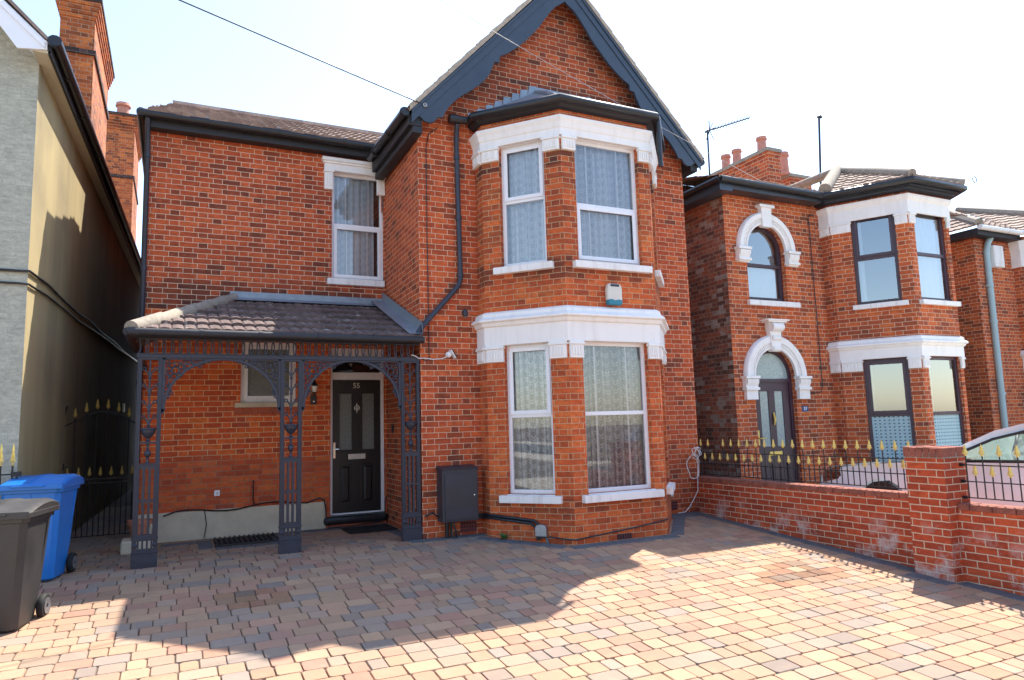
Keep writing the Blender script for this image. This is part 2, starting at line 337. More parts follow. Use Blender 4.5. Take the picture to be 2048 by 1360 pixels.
M['doorblack'] = None
def door_mat():
    n = NT('black_woodgrain_door'); uv = n.uv()
    mp = n.n('ShaderNodeMapping'); mp.inputs['Scale'].default_value = (60, 3, 1); n.l(uv, mp.inputs[0])
    f = n.noise(mp.outputs[0], 1.0, 4, 0.6)
    n.bsdf(n.ramp(f, [(0.3, (0.010, 0.010, 0.011)), (0.7, (0.024, 0.022, 0.022))]), 0.35, 0, f, 0.25, 0.003, 0.5); return n.m
M['doorblack'] = door_mat()

# ---------------------------------------------------------------- mesh builder
class MB:
    def __init__(s): s.v = []; s.f = []; s.tint = []; s.uvv = None
    def add(s, vs, fs):
        b = len(s.v); s.v += [tuple(x) for x in vs]; s.f += [tuple(i+b for i in f) for f in fs]
    def quad(s, a, b, c, d): s.add([a, b, c, d], [(0, 1, 2, 3)])
    def poly(s, pts): s.add(pts, [tuple(range(len(pts)))])
    def box(s, x0, x1, y0, y1, z0, z1):
        s.add([(x0, y0, z0), (x1, y0, z0), (x1, y1, z0), (x0, y1, z0), (x0, y0, z1), (x1, y0, z1), (x1, y1, z1), (x0, y1, z1)],
              [(0, 3, 2, 1), (4, 5, 6, 7), (0, 1, 5, 4), (1, 2, 6, 5), (2, 3, 7, 6), (3, 0, 4, 7)])
    def hexa(s, bot, top):
        s.add(list(bot)+list(top), [(0, 3, 2, 1), (4, 5, 6, 7), (0, 1, 5, 4), (1, 2, 6, 5), (2, 3, 7, 6), (3, 0, 4, 7)])
    def prism(s, a, b):
        n = len(a); s.add(list(a)+list(b), [tuple(reversed(range(n))), tuple(range(n, 2*n))] + [(i, (i+1) % n, n+(i+1) % n, n+i) for i in range(n)])
    def tube(s, pts, r, n=8, caps=True, closed=False):
        pts = [Vector(p) for p in pts]; k = len(pts); rs = r if isinstance(r, (list, tuple)) else [r]*k
        up = None; rings = []
        for i, p in enumerate(pts):
            if closed: t = (pts[(i+1) % k]-pts[i-1])
            else: t = (pts[min(i+1, k-1)]-pts[max(i-1, 0)])
            t.normalize()
            if up is None:
                up = Vector((0, 0, 1)) if abs(t.z) < 0.9 else Vector((1, 0, 0))
            sd = t.cross(up)
            if sd.length < 1e-5: sd = t.orthogonal()
            sd.normalize(); up = sd.cross(t).normalized()
            rings.append([p + (sd*math.cos(2*PI*j/n) + up*math.sin(2*PI*j/n))*rs[i] for j in range(n)])
        vs = [q for R in rings for q in R]; fs = []
        m = k if closed else k-1
        for i in range(m):
            for j in range(n):
                a = i*n+j; b = i*n+(j+1) % n; c = ((i+1) % k)*n+(j+1) % n; d = ((i+1) % k)*n+j
                fs.append((a, b, c, d))
        if caps and not closed:
            fs.append(tuple(reversed(range(n)))); fs.append(tuple(range((k-1)*n, k*n)))
        s.add(vs, fs)
    def lathe(s, c, prof, n=16, axis='Z'):
        # prof: list of (r, h)
        vs = []; fs = []
        for r, h in prof:
            for j in range(n):
                a = 2*PI*j/n; x, y = r*math.cos(a), r*math.sin(a)
                vs.append((c[0]+x, c[1]+y, c[2]+h) if axis == 'Z' else ((c[0]+x, c[1]+h, c[2]+y) if axis == 'Y' else (c[0]+h, c[1]+x, c[2]+y)))
        for i in range(len(prof)-1):
            for j in range(n): fs.append((i*n+j, i*n+(j+1) % n, (i+1)*n+(j+1) % n, (i+1)*n+j))
        fs.append(tuple(reversed(range(n)))); fs.append(tuple(range((len(prof)-1)*n, len(prof)*n)))
        s.add(vs, fs)
    def torus(s, c, R, r, ax='Y', n=20, m=6, a0=0, a1=2*PI):
        full = abs(a1-a0-2*PI) < 1e-6
        k = n if full else n+1
        pts = []
        for i in range(k):
            a = a0+(a1-a0)*i/n; x, y = R*math.cos(a), R*math.sin(a)
            pts.append((c[0]+x, c[1], c[2]+y) if ax == 'Y' else ((c[0], c[1]+x, c[2]+y) if ax == 'X' else (c[0]+x, c[1]+y, c[2])))
        s.tube(pts, r, m, True, full)

ORG = {}
def empty(name, label, cat, loc, group=None, kind=None):
    o = bpy.data.objects.new(name, None); sc.collection.objects.link(o); o.location = loc
    o.empty_display_size = 0.2
    o['label'] = label; o['category'] = cat
    if group: o['group'] = group
    ORG[o.name] = Vector(loc); return o
def obj(name, mb, mat, parent=None, smooth=False, bevel=0.0, label=None, local=False, uvs=None):
    me = bpy.data.meshes.new(name)
    og = ORG[parent.name] if parent is not None else Vector((0, 0, 0))
    V = [Vector(v) for v in mb.v]
    me.from_pydata([v - og for v in V], [], mb.f)
    ul = me.uv_layers.new(name='UVMap')
    me.update()
    for p in me.polygons:
        if mb.uvv:
            for li in p.loop_indices: ul.data[li].uv = mb.uvv[me.loops[li].vertex_index]
            continue
        nn = p.normal
        if abs(nn.z) > 0.75:
            for li in p.loop_indices:
                q = V[me.loops[li].vertex_index]; ul.data[li].uv = (q.x, q.y)
        else:
            t = Vector((-nn.y, nn.x, 0)); t.normalize()
            sl_ = 1.0/max(0.3, math.sqrt(1-nn.z*nn.z))
            for li in p.loop_indices:
                q = V[me.loops[li].vertex_index]; ul.data[li].uv = (q.x*t.x+q.y*t.y, q.z*sl_)
    if mb.tint:
        ca = me.color_attributes.new('tint', 'FLOAT_COLOR', 'POINT')
        for i, c in enumerate(mb.tint): ca.data[i].color = (c[0], c[1], c[2], 1)
    if smooth:
        me.shade_smooth()
        me.set_sharp_from_angle(angle=math.radians(42))
    mats = mat if isinstance(mat, (list, tuple)) else [mat]
    for m_ in mats: me.materials.append(m_)
    o = bpy.data.objects.new(name, me); sc.collection.objects.link(o)
    if parent is not None: o.parent = parent
    ORG[o.name] = og
    if bevel > 0:
        b = o.modifiers.new('bevel', 'BEVEL'); b.width = bevel; b.segments = 2; b.limit_method = 'ANGLE'; b.angle_limit = math.radians(40)
    if label: o['label'] = label
    return o
def top(o, label, cat, group=None, kind=None):
    if label: o['label'] = label
    if cat: o['category'] = cat
    if group: o['group'] = group
    if kind: o['kind'] = kind
    return o
def base_at(o, loc):
    # move a single-mesh thing's origin to its base without moving its surface
    loc = Vector(loc); o.data.transform(Matrix.Translation(-loc)); o.location = loc; ORG[o.name] = loc
    return o

class Pl:
    """a vertical wall plane: p0, unit direction d along the wall, n outward normal"""
    def __init__(s, p0, p1):
        s.p = Vector((p0[0], p0[1], 0)); d = Vector((p1[0]-p0[0], p1[1]-p0[1], 0)); s.L = d.length; s.d = d.normalized()
        s.n = Vector((s.d.y, -s.d.x, 0))
    def pt(s, t, z, o=0.0): return s.p + s.d*t + s.n*o + Vector((0, 0, z))
    def box(s, mb, t0, t1, z0, z1, o0, o1):
        mb.hexa([s.pt(t0, z0, o1), s.pt(t1, z0, o1), s.pt(t1, z0, o0), s.pt(t0, z0, o0)], [s.pt(t0, z1, o1), s.pt(t1, z1, o1), s.pt(t1, z1, o0), s.pt(t0, z1, o0)])
    def prism(s, mb, pts, o0, o1):
        # pts counter-clockwise seen from outside
        mb.prism([s.pt(t, z, o0) for t, z in pts], [s.pt(t, z, o1) for t, z in pts])
    def wall(s, mb, t0, t1, z0, z1, holes=(), rev=0.1):
        ts = sorted(set([t0, t1] + [h[i] for h in holes for i in (0, 1)])); zs = sorted(set([z0, z1] + [h[i] for h in holes for i in (2, 3)]))
        for i in range(len(ts)-1):
            for j in range(len(zs)-1):
                a, b, c, d = ts[i], ts[i+1], zs[j], zs[j+1]
                if any(h[0] <= a+1e-6 and h[1] >= b-1e-6 and h[2] <= c+1e-6 and h[3] >= d-1e-6 for h in holes): continue
                mb.quad(s.pt(a, c), s.pt(b, c), s.pt(b, d), s.pt(a, d))
        for h in holes:
            a, b, c, d = h[:4]
            mb.quad(s.pt(a, c), s.pt(a, d), s.pt(a, d, -rev), s.pt(a, c, -rev))
            mb.quad(s.pt(b, d), s.pt(b, c), s.pt(b, c, -rev), s.pt(b, d, -rev))
            mb.quad(s.pt(b, c), s.pt(a, c), s.pt(a, c, -rev), s.pt(b, c, -rev))
            mb.quad(s.pt(a, d), s.pt(b, d), s.pt(b, d, -rev), s.pt(a, d, -rev))
    def tube(s, mb, pts, r, n=8): mb.tube([s.pt(*p) for p in pts], r, n)
def tile_slope(mb, A, U, W, lv, clip, tw=0.2, course=0.3, amp=0.028, step=0.026, ns=8, jit=0.004, groove=0.006):
    A = Vector(A); U = Vector(U).normalized(); W = Vector(W).normalized(); N = U.cross(W).normalized()
    rr = random.Random(len(mb.v)+3)
    k = 0
    while k*course < lv-1e-4:
        v0 = k*course; v1 = min(v0+course, lv)
        off = (k % 2)*0.0
        a0, b0 = clip(v0); a1, b1 = clip(v1)
        lo, hi = min(a0, a1), max(b0, b1)
        us = []
        i0 = math.floor((lo+off)/tw); i1 = math.ceil((hi+off)/tw)
        for i in range(i0, i1):
            j = rr.uniform(-jit, jit); jv = rr.uniform(-0.006, 0.006)
            for q in range(ns):
                us.append((i*tw-off+tw*q/ns, q/ns, j, jv))
            us.append((i*tw-off+tw*0.995, 0.995, j, jv))
        row = []
        for u, p, j, jv in us:
            h = amp*math.exp(-((p-0.5)/0.2)**2) + (groove if p < 0.06 or p > 0.98 else 0) + j
            ua = min(max(u, a0), b0); ub = min(max(u, a1), b1)
            row.append((A+U*ua+W*(v0-0.01+jv)+N*(h+step), A+U*ub+W*v1+N*(h*0.85), A+U*ua+W*(v0-0.01+jv)+N*(h*0.3-0.012)))
        b = len(mb.v)
        for r in row: mb.v += [tuple(x) for x in r]
        for i in range(len(row)-1):
            if (row[i+1][0]-row[i][0]).length < 1e-5 and (row[i+1][1]-row[i][1]).length < 1e-5: continue
            c = b+i*3; d = b+(i+1)*3
            mb.f.append((c, d, d+1, c+1)); mb.f.append((c+2, d+2, d, c))
        k += 1

def curtain(pl, t0, t1, z0, z1, off, waves=9, amp=0.026):
    mb = MB(); n = max(24, int(waves*8)); ph = random.uniform(0, 6); mb.uvv = []
    for i in range(n+1):
        f = i/n; t = t0+(t1-t0)*f
        o = off+amp*math.sin(ph+f*waves*2*PI)+amp*0.5*math.sin(ph*2+f*waves*4.7)
        mb.v.append(tuple(pl.pt(t, z0, o))); mb.v.append(tuple(pl.pt(t+0.004*math.sin(f*31), z1, o*0.95))); mb.uvv += [(t*1.25, z0), (t*1.25, z1)]
    for i in range(n): mb.f.append((2*i, 2*i+2, 2*i+3, 2*i+1))
    return mb

def window(house, pl, t0, t1, z0, z1, rec=0.09, trans=None, sash_top=False, sash_bot=False, bars=(), mat='upvc', glass='glass', lace_='laceU', waves=9, fw=0.052, sub=True, label=None, curt=(0, 1), depth=0.45, film=None, glass2=None, liner=False):
    """frame mesh is the part; pane, curtain and dark room behind are its children"""
    mb = MB()
    o0, o1 = -rec-0.06, -rec+0.005
    pl.box(mb, t0, t0+fw, z0, z1, o0, o1); pl.box(mb, t1-fw, t1, z0, z1, o0, o1)
    pl.box(mb, t0+fw, t1-fw, z1-fw, z1, o0, o1); pl.box(mb, t0+fw, t1-fw, z0, z0+fw, o0, o1)
    if liner: pl.box(mb, t0, t1, z1-0.007, z1-0.001, o1, -0.003)
    lights = []
    if trans is not None:
        pl.box(mb, t0+fw, t1-fw, trans-fw*0.5, trans+fw*0.5, o0, o1)
        lights = [(z0+fw, trans-fw*0.5, sash_bot), (trans+fw*0.5, z1-fw, sash_top)]
    else: lights = [(z0+fw, z1-fw, sash_bot)]
    pmb = MB(); fmb = MB()
    for k, (a, b, sash) in enumerate(lights):
        x0, x1 = t0+fw, t1-fw
        if sash:
            w = 0.042
            e = -0.012
            pl.box(mb, x0+e, x0+w, a+e, b-e, o1-0.001, o1+0.016); pl.box(mb, x1-w, x1-e, a+e, b-e, o1-0.001, o1+0.016)
            pl.box(mb, x0+w, x1-w, b-w, b-e, o1-0.001, o1+0.016); pl.box(mb, x0+w, x1-w, a+e, a+w, o1-0.001, o1+0.016)
            x0 += w; x1 -= w; a += w; b -= w
        for f in bars:
            tt = x0+(x1-x0)*f; pl.box(mb, tt-0.010, tt+0.010, a, b, -rec-0.032, -rec-0.022)
        tgt = fmb if (film and k == 0) else pmb
        tgt.quad(pl.pt(x0, a, -rec-0.02), pl.pt(x1, a, -rec-0.02), pl.pt(x1, b, -rec-0.02), pl.pt(x0, b, -rec-0.02))
    fr = obj('window', mb, M[mat], house, bevel=0.004, label=label)
    if pmb.f: obj('pane', pmb, M[glass2 or glass], fr)
    if fmb.f: obj('privacy_film', fmb, M[film], fr)
    if lace_:
        a = t0+0.02+(t1-t0-0.04)*curt[0]; b = t0+0.02+(t1-t0-0.04)*curt[1]
        c = curtain(pl, a, b, z0+0.03, z1-0.01, -rec-0.115, waves)
        obj('curtain', c, M[lace_], fr, smooth=True)
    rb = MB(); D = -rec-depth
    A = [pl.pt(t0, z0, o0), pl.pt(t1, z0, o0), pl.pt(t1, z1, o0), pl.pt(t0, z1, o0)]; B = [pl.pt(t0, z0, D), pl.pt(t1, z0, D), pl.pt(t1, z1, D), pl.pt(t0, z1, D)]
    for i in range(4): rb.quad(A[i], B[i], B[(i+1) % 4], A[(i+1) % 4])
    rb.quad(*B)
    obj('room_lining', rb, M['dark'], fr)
    return fr

def offset_line(pts, o):
    """offset an open plan polyline outward (to the right-hand side when walking it, towards the street)"""
    res = []
    for i, p in enumerate(pts):
        ns = []
        for j in (i-1, i):
            if 0 <= j < len(pts)-1:
                dx, dy = pts[j+1][0]-pts[j][0], pts[j+1][1]-pts[j][1]; L = math.hypot(dx, dy); ns.append((dy/L, -dx/L))
        if len(ns) == 1: res.append((p[0]+ns[0][0]*o, p[1]+ns[0][1]*o)); continue
        bx, by = ns[0][0]+ns[1][0], ns[0][1]+ns[1][1]; L2 = bx*bx+by*by
        res.append((p[0]+2*bx/L2*o, p[1]+2*by/L2*o))
    return res
def band(mb, pts, prof):
    """sweep a moulding profile [(offset, z), ...] (from bottom to top) along a plan polyline"""
    rows = [[(q[0], q[1], z) for q in offset_line(pts, o)] for o, z in prof]
    b = len(mb.v); n = len(pts)
    for r in rows: mb.v += r
    for i in range(len(rows)-1):
        for j in range(n-1): mb.f.append((b+i*n+j, b+i*n+j+1, b+(i+1)*n+j+1, b+(i+1)*n+j))
    inner0 = [(p[0], p[1], prof[0][1]) for p in pts]; inner1 = [(p[0], p[1], prof[-1][1]) for p in pts]
    c = len(mb.v); mb.v += inner0+inner1
    for j in range(n-1):
        mb.f.append((c+j, c+j+1, b+j+1, b+j)); mb.f.append((b+(len(rows)-1)*n+j, b+(len(rows)-1)*n+j+1, c+n+j+1, c+n+j))
    for j in (0, n-1):
        loop = [c+j]+[b+i*n+j for i in range(len(rows))]+[c+n+j]
        mb.f.append(tuple(loop) if j == 0 else tuple(reversed(loop)))

def gutter(mb, pts, r=0.055): mb.tube(pts, r, 10)

def cap_block(mb, pl, t0, t1, z0, z1, out=0.035, flutes=5, hang=0.0):
    """console block with fluted face and a small top moulding"""
    h = z1-z0
    pl.box(mb, t0, t1, z0, z1-0.05, -0.01, out)
    pl.box(mb, t0-0.015, t1+0.015, z1-0.05, z1-0.022, -0.01, out+0.02)
    pl.box(mb, t0-0.004, t1+0.004, z1-0.022, z1, -0.01, out+0.008)
    w = (t1-t0)*0.82/flutes
    for i in range(flutes):
        a = t0+(t1-t0)*0.09+w*i
        pl.box(mb, a+w*0.18, a+w*0.82, z0+h*0.15, z1-0.075, out-0.002, out+0.012)

# ================================================================ ground
def gz(y):
    if y >= 9.1: return 0.0
    if y <= 2.6: return -0.074*6.5
    return -0.074*(9.1-y)
def build_ground():
    mb = MB(); ys = [-300, -60, 2.6, 9.1, 60, 300]; xs = [-300, -30, 30, 300]
    for y in ys:
        for x in xs: mb.v.append((x, y, gz(y)-0.014))
    for i in range(len(ys)-1):
        for j in range(len(xs)-1):
            a = i*len(xs)+j; mb.f.append((a, a+1, a+len(xs)+1, a+len(xs)))
    top(obj('ground', mb, M['joint']), None, None, None, 'structure')
    mb = MB(); mb.quad((-60, -10.5, -0.487), (60, -10.5, -0.487), (60, -3.2, -0.487), (-60, -3.2, -0.487))
    top(obj('road', mb, M['asphalt']), None, None, None, 'structure')
    mb = MB(); mb.box(7.82, 16.2, -1.0, 2.6, -0.6, -0.470); mb.quad((7.82, 2.6, -0.470), (16.2, 2.6, -0.470), (16.2, 7.9, gz(7.9)-0.006), (7.82, 7.9, gz(7.9)-0.006)); mb.box(-9, -2.7, -1.0, 6.0, -0.6, -0.30); top(obj('forecourt', mb, M['slab']), None, None, None, 'structure')
    mb = MB(); mb.box(-60, 60, -3.2, -1.0, -0.6, -0.40); mb.box(-60, 60, -12.6, -10.5, -0.6, -0.38)
    top(obj('pavement', mb, M['slab']), None, None, None, 'structure')
build_ground()

PC = [((0.43, 0.315, 0.225), 5), ((0.44, 0.30, 0.215), 5), ((0.42, 0.275, 0.21), 4), ((0.38, 0.305, 0.245), 4), ((0.325, 0.285, 0.25), 3), ((0.285, 0.265, 0.25), 2), ((0.41, 0.255, 0.20), 2), ((0.45, 0.335, 0.235), 4)]
PBAG = [c for c, w in PC for _ in range(w)]
STAINS = [(6.35, 5.93, 0.42), (5.85, 5.72, 0.3), (6.38, 5.68, 0.25), (4.95, 5.35, 0.12), (0.75, 7.45, 0.35)]
def paver_block(mb, x0, x1, y0, y1, rr, col, zo=0.0, j=0.0032, ch=None):
    ch = ch or rr.uniform(0.008, 0.019); x0 += j*rr.uniform(0.5, 1.4); x1 -= j*rr.uniform(0.5, 1.4); y0 += j*rr.uniform(0.4, 1.4); y1 -= j*rr.uniform(0.4, 1.4)
    def ring(ins, dz):
        a, b, c, d = x0+ins, x1-ins, y0+ins, y1-ins; k = ch
        P = [(a+k, c), (b-k, c), (b, c+k), (b, d-k), (b-k, d), (a+k, d), (a, d-k), (a, c+k)]
        return [(x+rr.uniform(-.002, .002), y+rr.uniform(-.002, .002), gz(y)+dz+zo) for x, y in P]
    tilt = rr.uniform(-0.002, 0.002)
    b = len(mb.v); R = [ring(0, -0.02), ring(0.001, -0.007+tilt), ring(0.005, 0.0+tilt)]
    for r in R: mb.v += r
    for i in range(2):
        for k in range(8): mb.f.append((b+i*8+k, b+i*8+(k+1) % 8, b+(i+1)*8+(k+1) % 8, b+(i+1)*8+k))
    mb.f.append(tuple(b+16+k for k in range(8)))
    mb.tint += [col]*24
def build_paving():
    rr = random.Random(11); mb = MB(); y = 2.9-0.186*20; row = 0
    while y < 11.0:
        h = 0.186; x = (-2.6 if y > 4 else -4.6)-rr.uniform(0, 0.2)
        while x < 7.56:
            w = rr.choice((0.265, 0.25, 0.19, 0.19, 0.17, 0.135)) if x > -9 else 0.2
            cx, cy = x+w/2, y+h/2
            if not (3.15 < cx < 7.5 and cy > 9.25):
                c = rr.choice(PBAG); g = rr.uniform(0.86, 1.14); c = (c[0]*g, c[1]*g*0.85, c[2]*g*0.745)
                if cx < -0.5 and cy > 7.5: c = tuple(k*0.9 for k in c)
                for sx, sy, sr in STAINS:
                    q = math.hypot(cx-sx, cy-sy)/sr
                    if q < 1 and rr.random() < 0.8:
                        f = 0.50+0.3*q; c = (c[0]*f*1.06, c[1]*f*0.93, c[2]*f*0.82)
                paver_block(mb, x, x+w, y, y+h, rr, c)
            x += w
        y += h; row += 1
    # passage behind the gate
    y = 11.0
    while y < 17:
        x = -1.6
        while x < -0.4:
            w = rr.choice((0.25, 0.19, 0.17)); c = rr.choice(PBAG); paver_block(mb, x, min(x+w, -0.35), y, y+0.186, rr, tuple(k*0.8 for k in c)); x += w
        y += 0.186
    o = obj('paved_driveway', mb, M['paver']); top(o, None, None, None, 'structure')
    # charcoal border course along walls
    b = MB()
    def run(p, q, w=0.17, L=0.2, zo=0.007):
        P = Vector((p[0], p[1], 0)); Q = Vector((q[0], q[1], 0)); d = (Q-P); n = max(1, int(d.length/L)); d.normalize(); s = Vector((d.y, -d.x, 0)); st = (Q-P).length/n
        for i in range(n):
            a = P+d*(st*i+0.004); c = P+d*(st*(i+1)-0.004); e = 0.005
            lo = [a+d*e+s*e, c-d*e+s*e, c-d*e+s*(w-e), a+d*e+s*(w-e)]; hi_b = [a, c, c+s*w, a+s*w]
            def Z(v, dz): return (v.x, v.y, gz(v.y)+zo+dz)
            k = len(b.v); b.v += [Z(v, -0.03) for v in hi_b]+[Z(v, -0.006) for v in hi_b]+[Z(v, rr.uniform(-.001, .001)) for v in lo]
            for u in range(2):
                for t in range(4): b.f.append((k+u*4+t, k+u*4+(t+1) % 4, k+u*4+4+(t+1) % 4, k+u*4+4+t))
            b.f.append((k+8, k+9, k+10, k+11))
    # order each run so that the blocks lie on the street side of the wall
    run((2.80, 9.12), (3.87, 9.12)); run((3.75, 8.93), (4.55, 7.99)); run((4.55, 7.96), (6.20, 7.96)); run((6.18, 7.98), (6.98, 8.92)); run((6.89, 9.12), (7.57, 9.12), 0.3)
    run((7.575, 9.1), (7.575, 5.32)); run((7.41, 5.32), (7.41, 4.86)); run((7.575, 4.86), (7.575, 2.9))
    run((-0.12, 10.78), (0.5, 10.78)); run((0.5, 10.72), (0.5, 10.05)); run((0.52, 10.05), (1.35, 10.05)); run((1.35, 10.92), (2.3, 10.92)); run((1.5, 10.6), (1.5, 10.0), 0.25)
    run((2.98, 10.95), (2.98, 9.15))
    top(obj('border_paving', b, M['sett']), None, None, None, 'structure')
build_paving()

# ================================================================ the brick house (number 55)
H = empty('brick_house', 'red brick gabled house with two-storey bay, dark blue bargeboards and black door', 'house', (3.6, 9.1, 0))
LBp = Pl((-0.43, 11.0), (3.05, 11.0)); FBp = Pl((3.0, 9.1), (7.69, 9.1)); SDp = Pl((3.05, 11.0), (3.0, 9.1))
T = lambda x: x+0.43
LW = (T(2.185), T(3.03), 3.83, 5.60); SW = (T(0.87), T(1.66), 1.90, 2.80); DW = (T(2.17), T(3.03), 0.0, 2.74)
mb = MB()
LBp.wall(mb, 0, LBp.L, 3.25, 5.95, [LW], 0.11)
Pl((-0.43, 16), (-0.43, 11.0)).wall(mb, 0, 5, 0, 5.95)
mb.quad((-0.43, 16, 0), (3.05, 16, 0), (3.05, 16, 5.9), (-0.43, 16, 5.9))
obj('left_wing_wall', mb, M['brick55w'], H)
mb = MB(); Pl((-0.43, 24), (-0.43, 13.5)).wall(mb, 0, 10.5, 0, 7.28); Pl((-0.43, 13.5), (3.0, 13.5)).wall(mb, 0, 3.43, 5.9, 7.28)
mb.quad((-0.43, 13.5, 7.28), (3.0, 13.5, 7.28), (3.0, 24, 7.28), (-0.43, 24, 7.28)); obj('rear_shade_block', mb, M['brick55w'], H)  # unseen rear block, added to shade the neighbour's side wall
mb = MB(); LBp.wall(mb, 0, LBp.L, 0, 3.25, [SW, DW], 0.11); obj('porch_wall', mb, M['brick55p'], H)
mb = MB()
SDp.wall(mb, 0, SDp.L, -0.05, 5.72)
# gable wall: pentagon with an opening where the bay joins
def gl(x): return 8.40-1.076*abs(x-5.35)
FBp.wall(mb, 0, FBp.L, -0.05, 5.72, [(0.87+0.02, 3.87, -0.05, 5.72)], 0.02)
mb.poly([(3.0, 9.1, 5.72), (7.69, 9.1, 5.72), (7.69, 9.1, gl(7.69)), (5.35, 9.1, 8.40), (3.0, 9.1, gl(3.0))])
Pl((7.69, 9.1), (7.69, 16)).wall(mb, 0, 6.9, -0.1, 5.75)
mb.quad((3.0, 11.0, 5.0), (3.0, 11, 6.0), (3.0, 16, 6.0), (3.0, 16, 5.0))
mb.poly([(3.0, 16, 0), (3.0, 16, 5.8), (5.35, 16, 8.4), (7.69, 16, 5.8), (7.69, 16, 0)])
obj('gable_wall', mb, M['brick55'], H)

# roofs
mb = MB()
s = math.sqrt(1+1.076**2)
tile_slope(mb, (2.80, 16.0, 5.80), (0, -1, 0), (1, 0, 1.076), 2.55*s, lambda v: (0, 7.20), 0.3, 0.33, 0.03, 0.03, 6)
tile_slope(mb, (7.90, 8.80, 5.80), (0, 1, 0), (-1, 0, 1.076), 2.55*s, lambda v: (0, 7.20), 0.3, 0.33, 0.03, 0.03, 6)
gr = obj('gable_roof', mb, M['tile'], H)
mb = MB(); mb.tube([(5.35, 8.79, 8.56), (5.35, 16, 8.56)], 0.11, 10); obj('ridge_tile', mb, M['mortar'], gr, True)
mb = MB()
for sx in (-1, 1):
    def q(x, dz): return (5.35+sx*(5.35-x) if sx > 0 else x, dz)
    n = 12
    for i in range(n):
        xa = 2.80+2.55*i/n; xb = 2.80+2.55*(i+1)/n
        za, zb = 5.80+1.076*(xa-2.80), 5.80+1.076*(xb-2.80)
        X = lambda x: x if sx < 0 else 10.70-x
        A = [(X(xa), 8.80, za-0.03), (X(xb), 8.80, zb-0.03), (X(xb), 8.80, zb+0.045), (X(xa), 8.80, za+0.07)]
        B = [(p[0], 9.0, p[2]) for p in A]
        mb.prism(B, A) if sx < 0 else mb.prism(A, B)
obj('verge_undercloak', mb, M['tileV'], gr)
# bargeboards with scalloped lower edge
low = [(5.35, 8.02), (5.29, 7.97), (5.19, 7.90), (5.09, 7.79), (4.99, 7.65), (4.89, 7.50), (4.79, 7.38), (4.69, 7.27), (4.56, 7.13), (4.43, 7.02), (4.31, 6.93), (4.20, 6.87), (4.19, 6.77), (4.11, 6.76), (4.08, 6.68), (4.03, 6.57), (3.98, 6.49), (3.89, 6.39), (3.79, 6.30), (3.69, 6.22), (3.59, 6.15), (3.48, 6.05), (3.40, 5.96), (3.33, 5.86), (3.29, 5.77), (3.21, 5.755), (3.17, 5.69), (3.10, 5.655), (3.02, 5.67), (2.96, 5.72), (2.90, 5.725), (2.84, 5.76)]
def barge(mir):
    m_ = lambda x: 10.70-x if mir else x
    up = [(2.82, 5.80), (5.35, 8.485)]
    mb = MB()
    # quads between lower curve and rake
    def topz(x): return 5.785+1.0672*(x-2.82)
    for (xa, za), (xb, zb) in zip(low[:-1], low[1:]):
        A = [(m_(xb), 8.835, zb), (m_(xa), 8.835, za), (m_(xa), 8.835, topz(xa)), (m_(xb), 8.835, topz(xb))]
        if mir: A = [A[1], A[0], A[3], A[2]]
        B = [(p[0], 8.875, p[2]) for p in A]
        mb.quad(*A); mb.quad(B[3], B[2], B[1], B[0])
        mb.quad(A[1], A[0], B[0], B[1])
    o = obj('bargeboard', mb, M['navy'], H)
    mb = MB()
    for a, b_, y0 in ((0.0, 0.05, 8.805), (0.05, 0.185, 8.822)):
        xa, xb = 2.83, 5.35
        A = [(m_(xa), y0, topz(xa)-b_), (m_(xb), y0, topz(xb)-b_), (m_(xb), y0, topz(xb)-a), (m_(xa), y0, topz(xa)-a)]
        if mir: A = [A[1], A[0], A[3], A[2]]
        mb.prism([(p[0], 8.836, p[2]) for p in A], A)
    obj('verge_moulding', mb, M['navy'], o)
barge(False); barge(True)
# soffit and boxed eaves
mb = MB()
for sx in (0, 1):
    X = lambda x: 10.70-x if sx else x
    A = [(X(2.86), 8.876, 5.76), (X(5.35), 8.876, 8.43), (X(5.35), 9.1, 8.43), (X(2.86), 9.1, 5.76)]
    mb.quad(*(A if sx else A[::-1]))
obj('verge_soffit', mb, M['fascia'], H)
mb = MB(); mb.box(2.80, 2.998, 8.876, 10.86, 5.60, 5.76); obj('eaves_fascia', mb, M['fascia'], H, bevel=0.01)
mb = MB(); mb.box(2.86, 2.999, 8.876, 10.9, 5.50, 5.597); obj('eaves_board', mb, M['fascia'], H, bevel=0.01)
mb = MB(); mb.box(7.692, 7.84, 8.876, 16, 5.6, 5.76); obj('eaves_fascia', mb, M['fascia'], H, bevel=0.01)
mb = MB(); gutter(mb, [(2.745, 8.84, 5.77), (2.745, 10.76, 5.80)], 0.062); 
for y in (8.86, 9.6, 10.4): mb.tube([(2.745, y, 5.77), (2.745, y+0.04, 5.77)], 0.07, 10)
obj('gable_gutter', mb, M['black'], H, True)
mb = MB(); gutter(mb, [(7.92, 8.84, 5.77), (7.92, 16, 5.77)], 0.06); obj('gable_gutter', mb, M['black'], H, True)

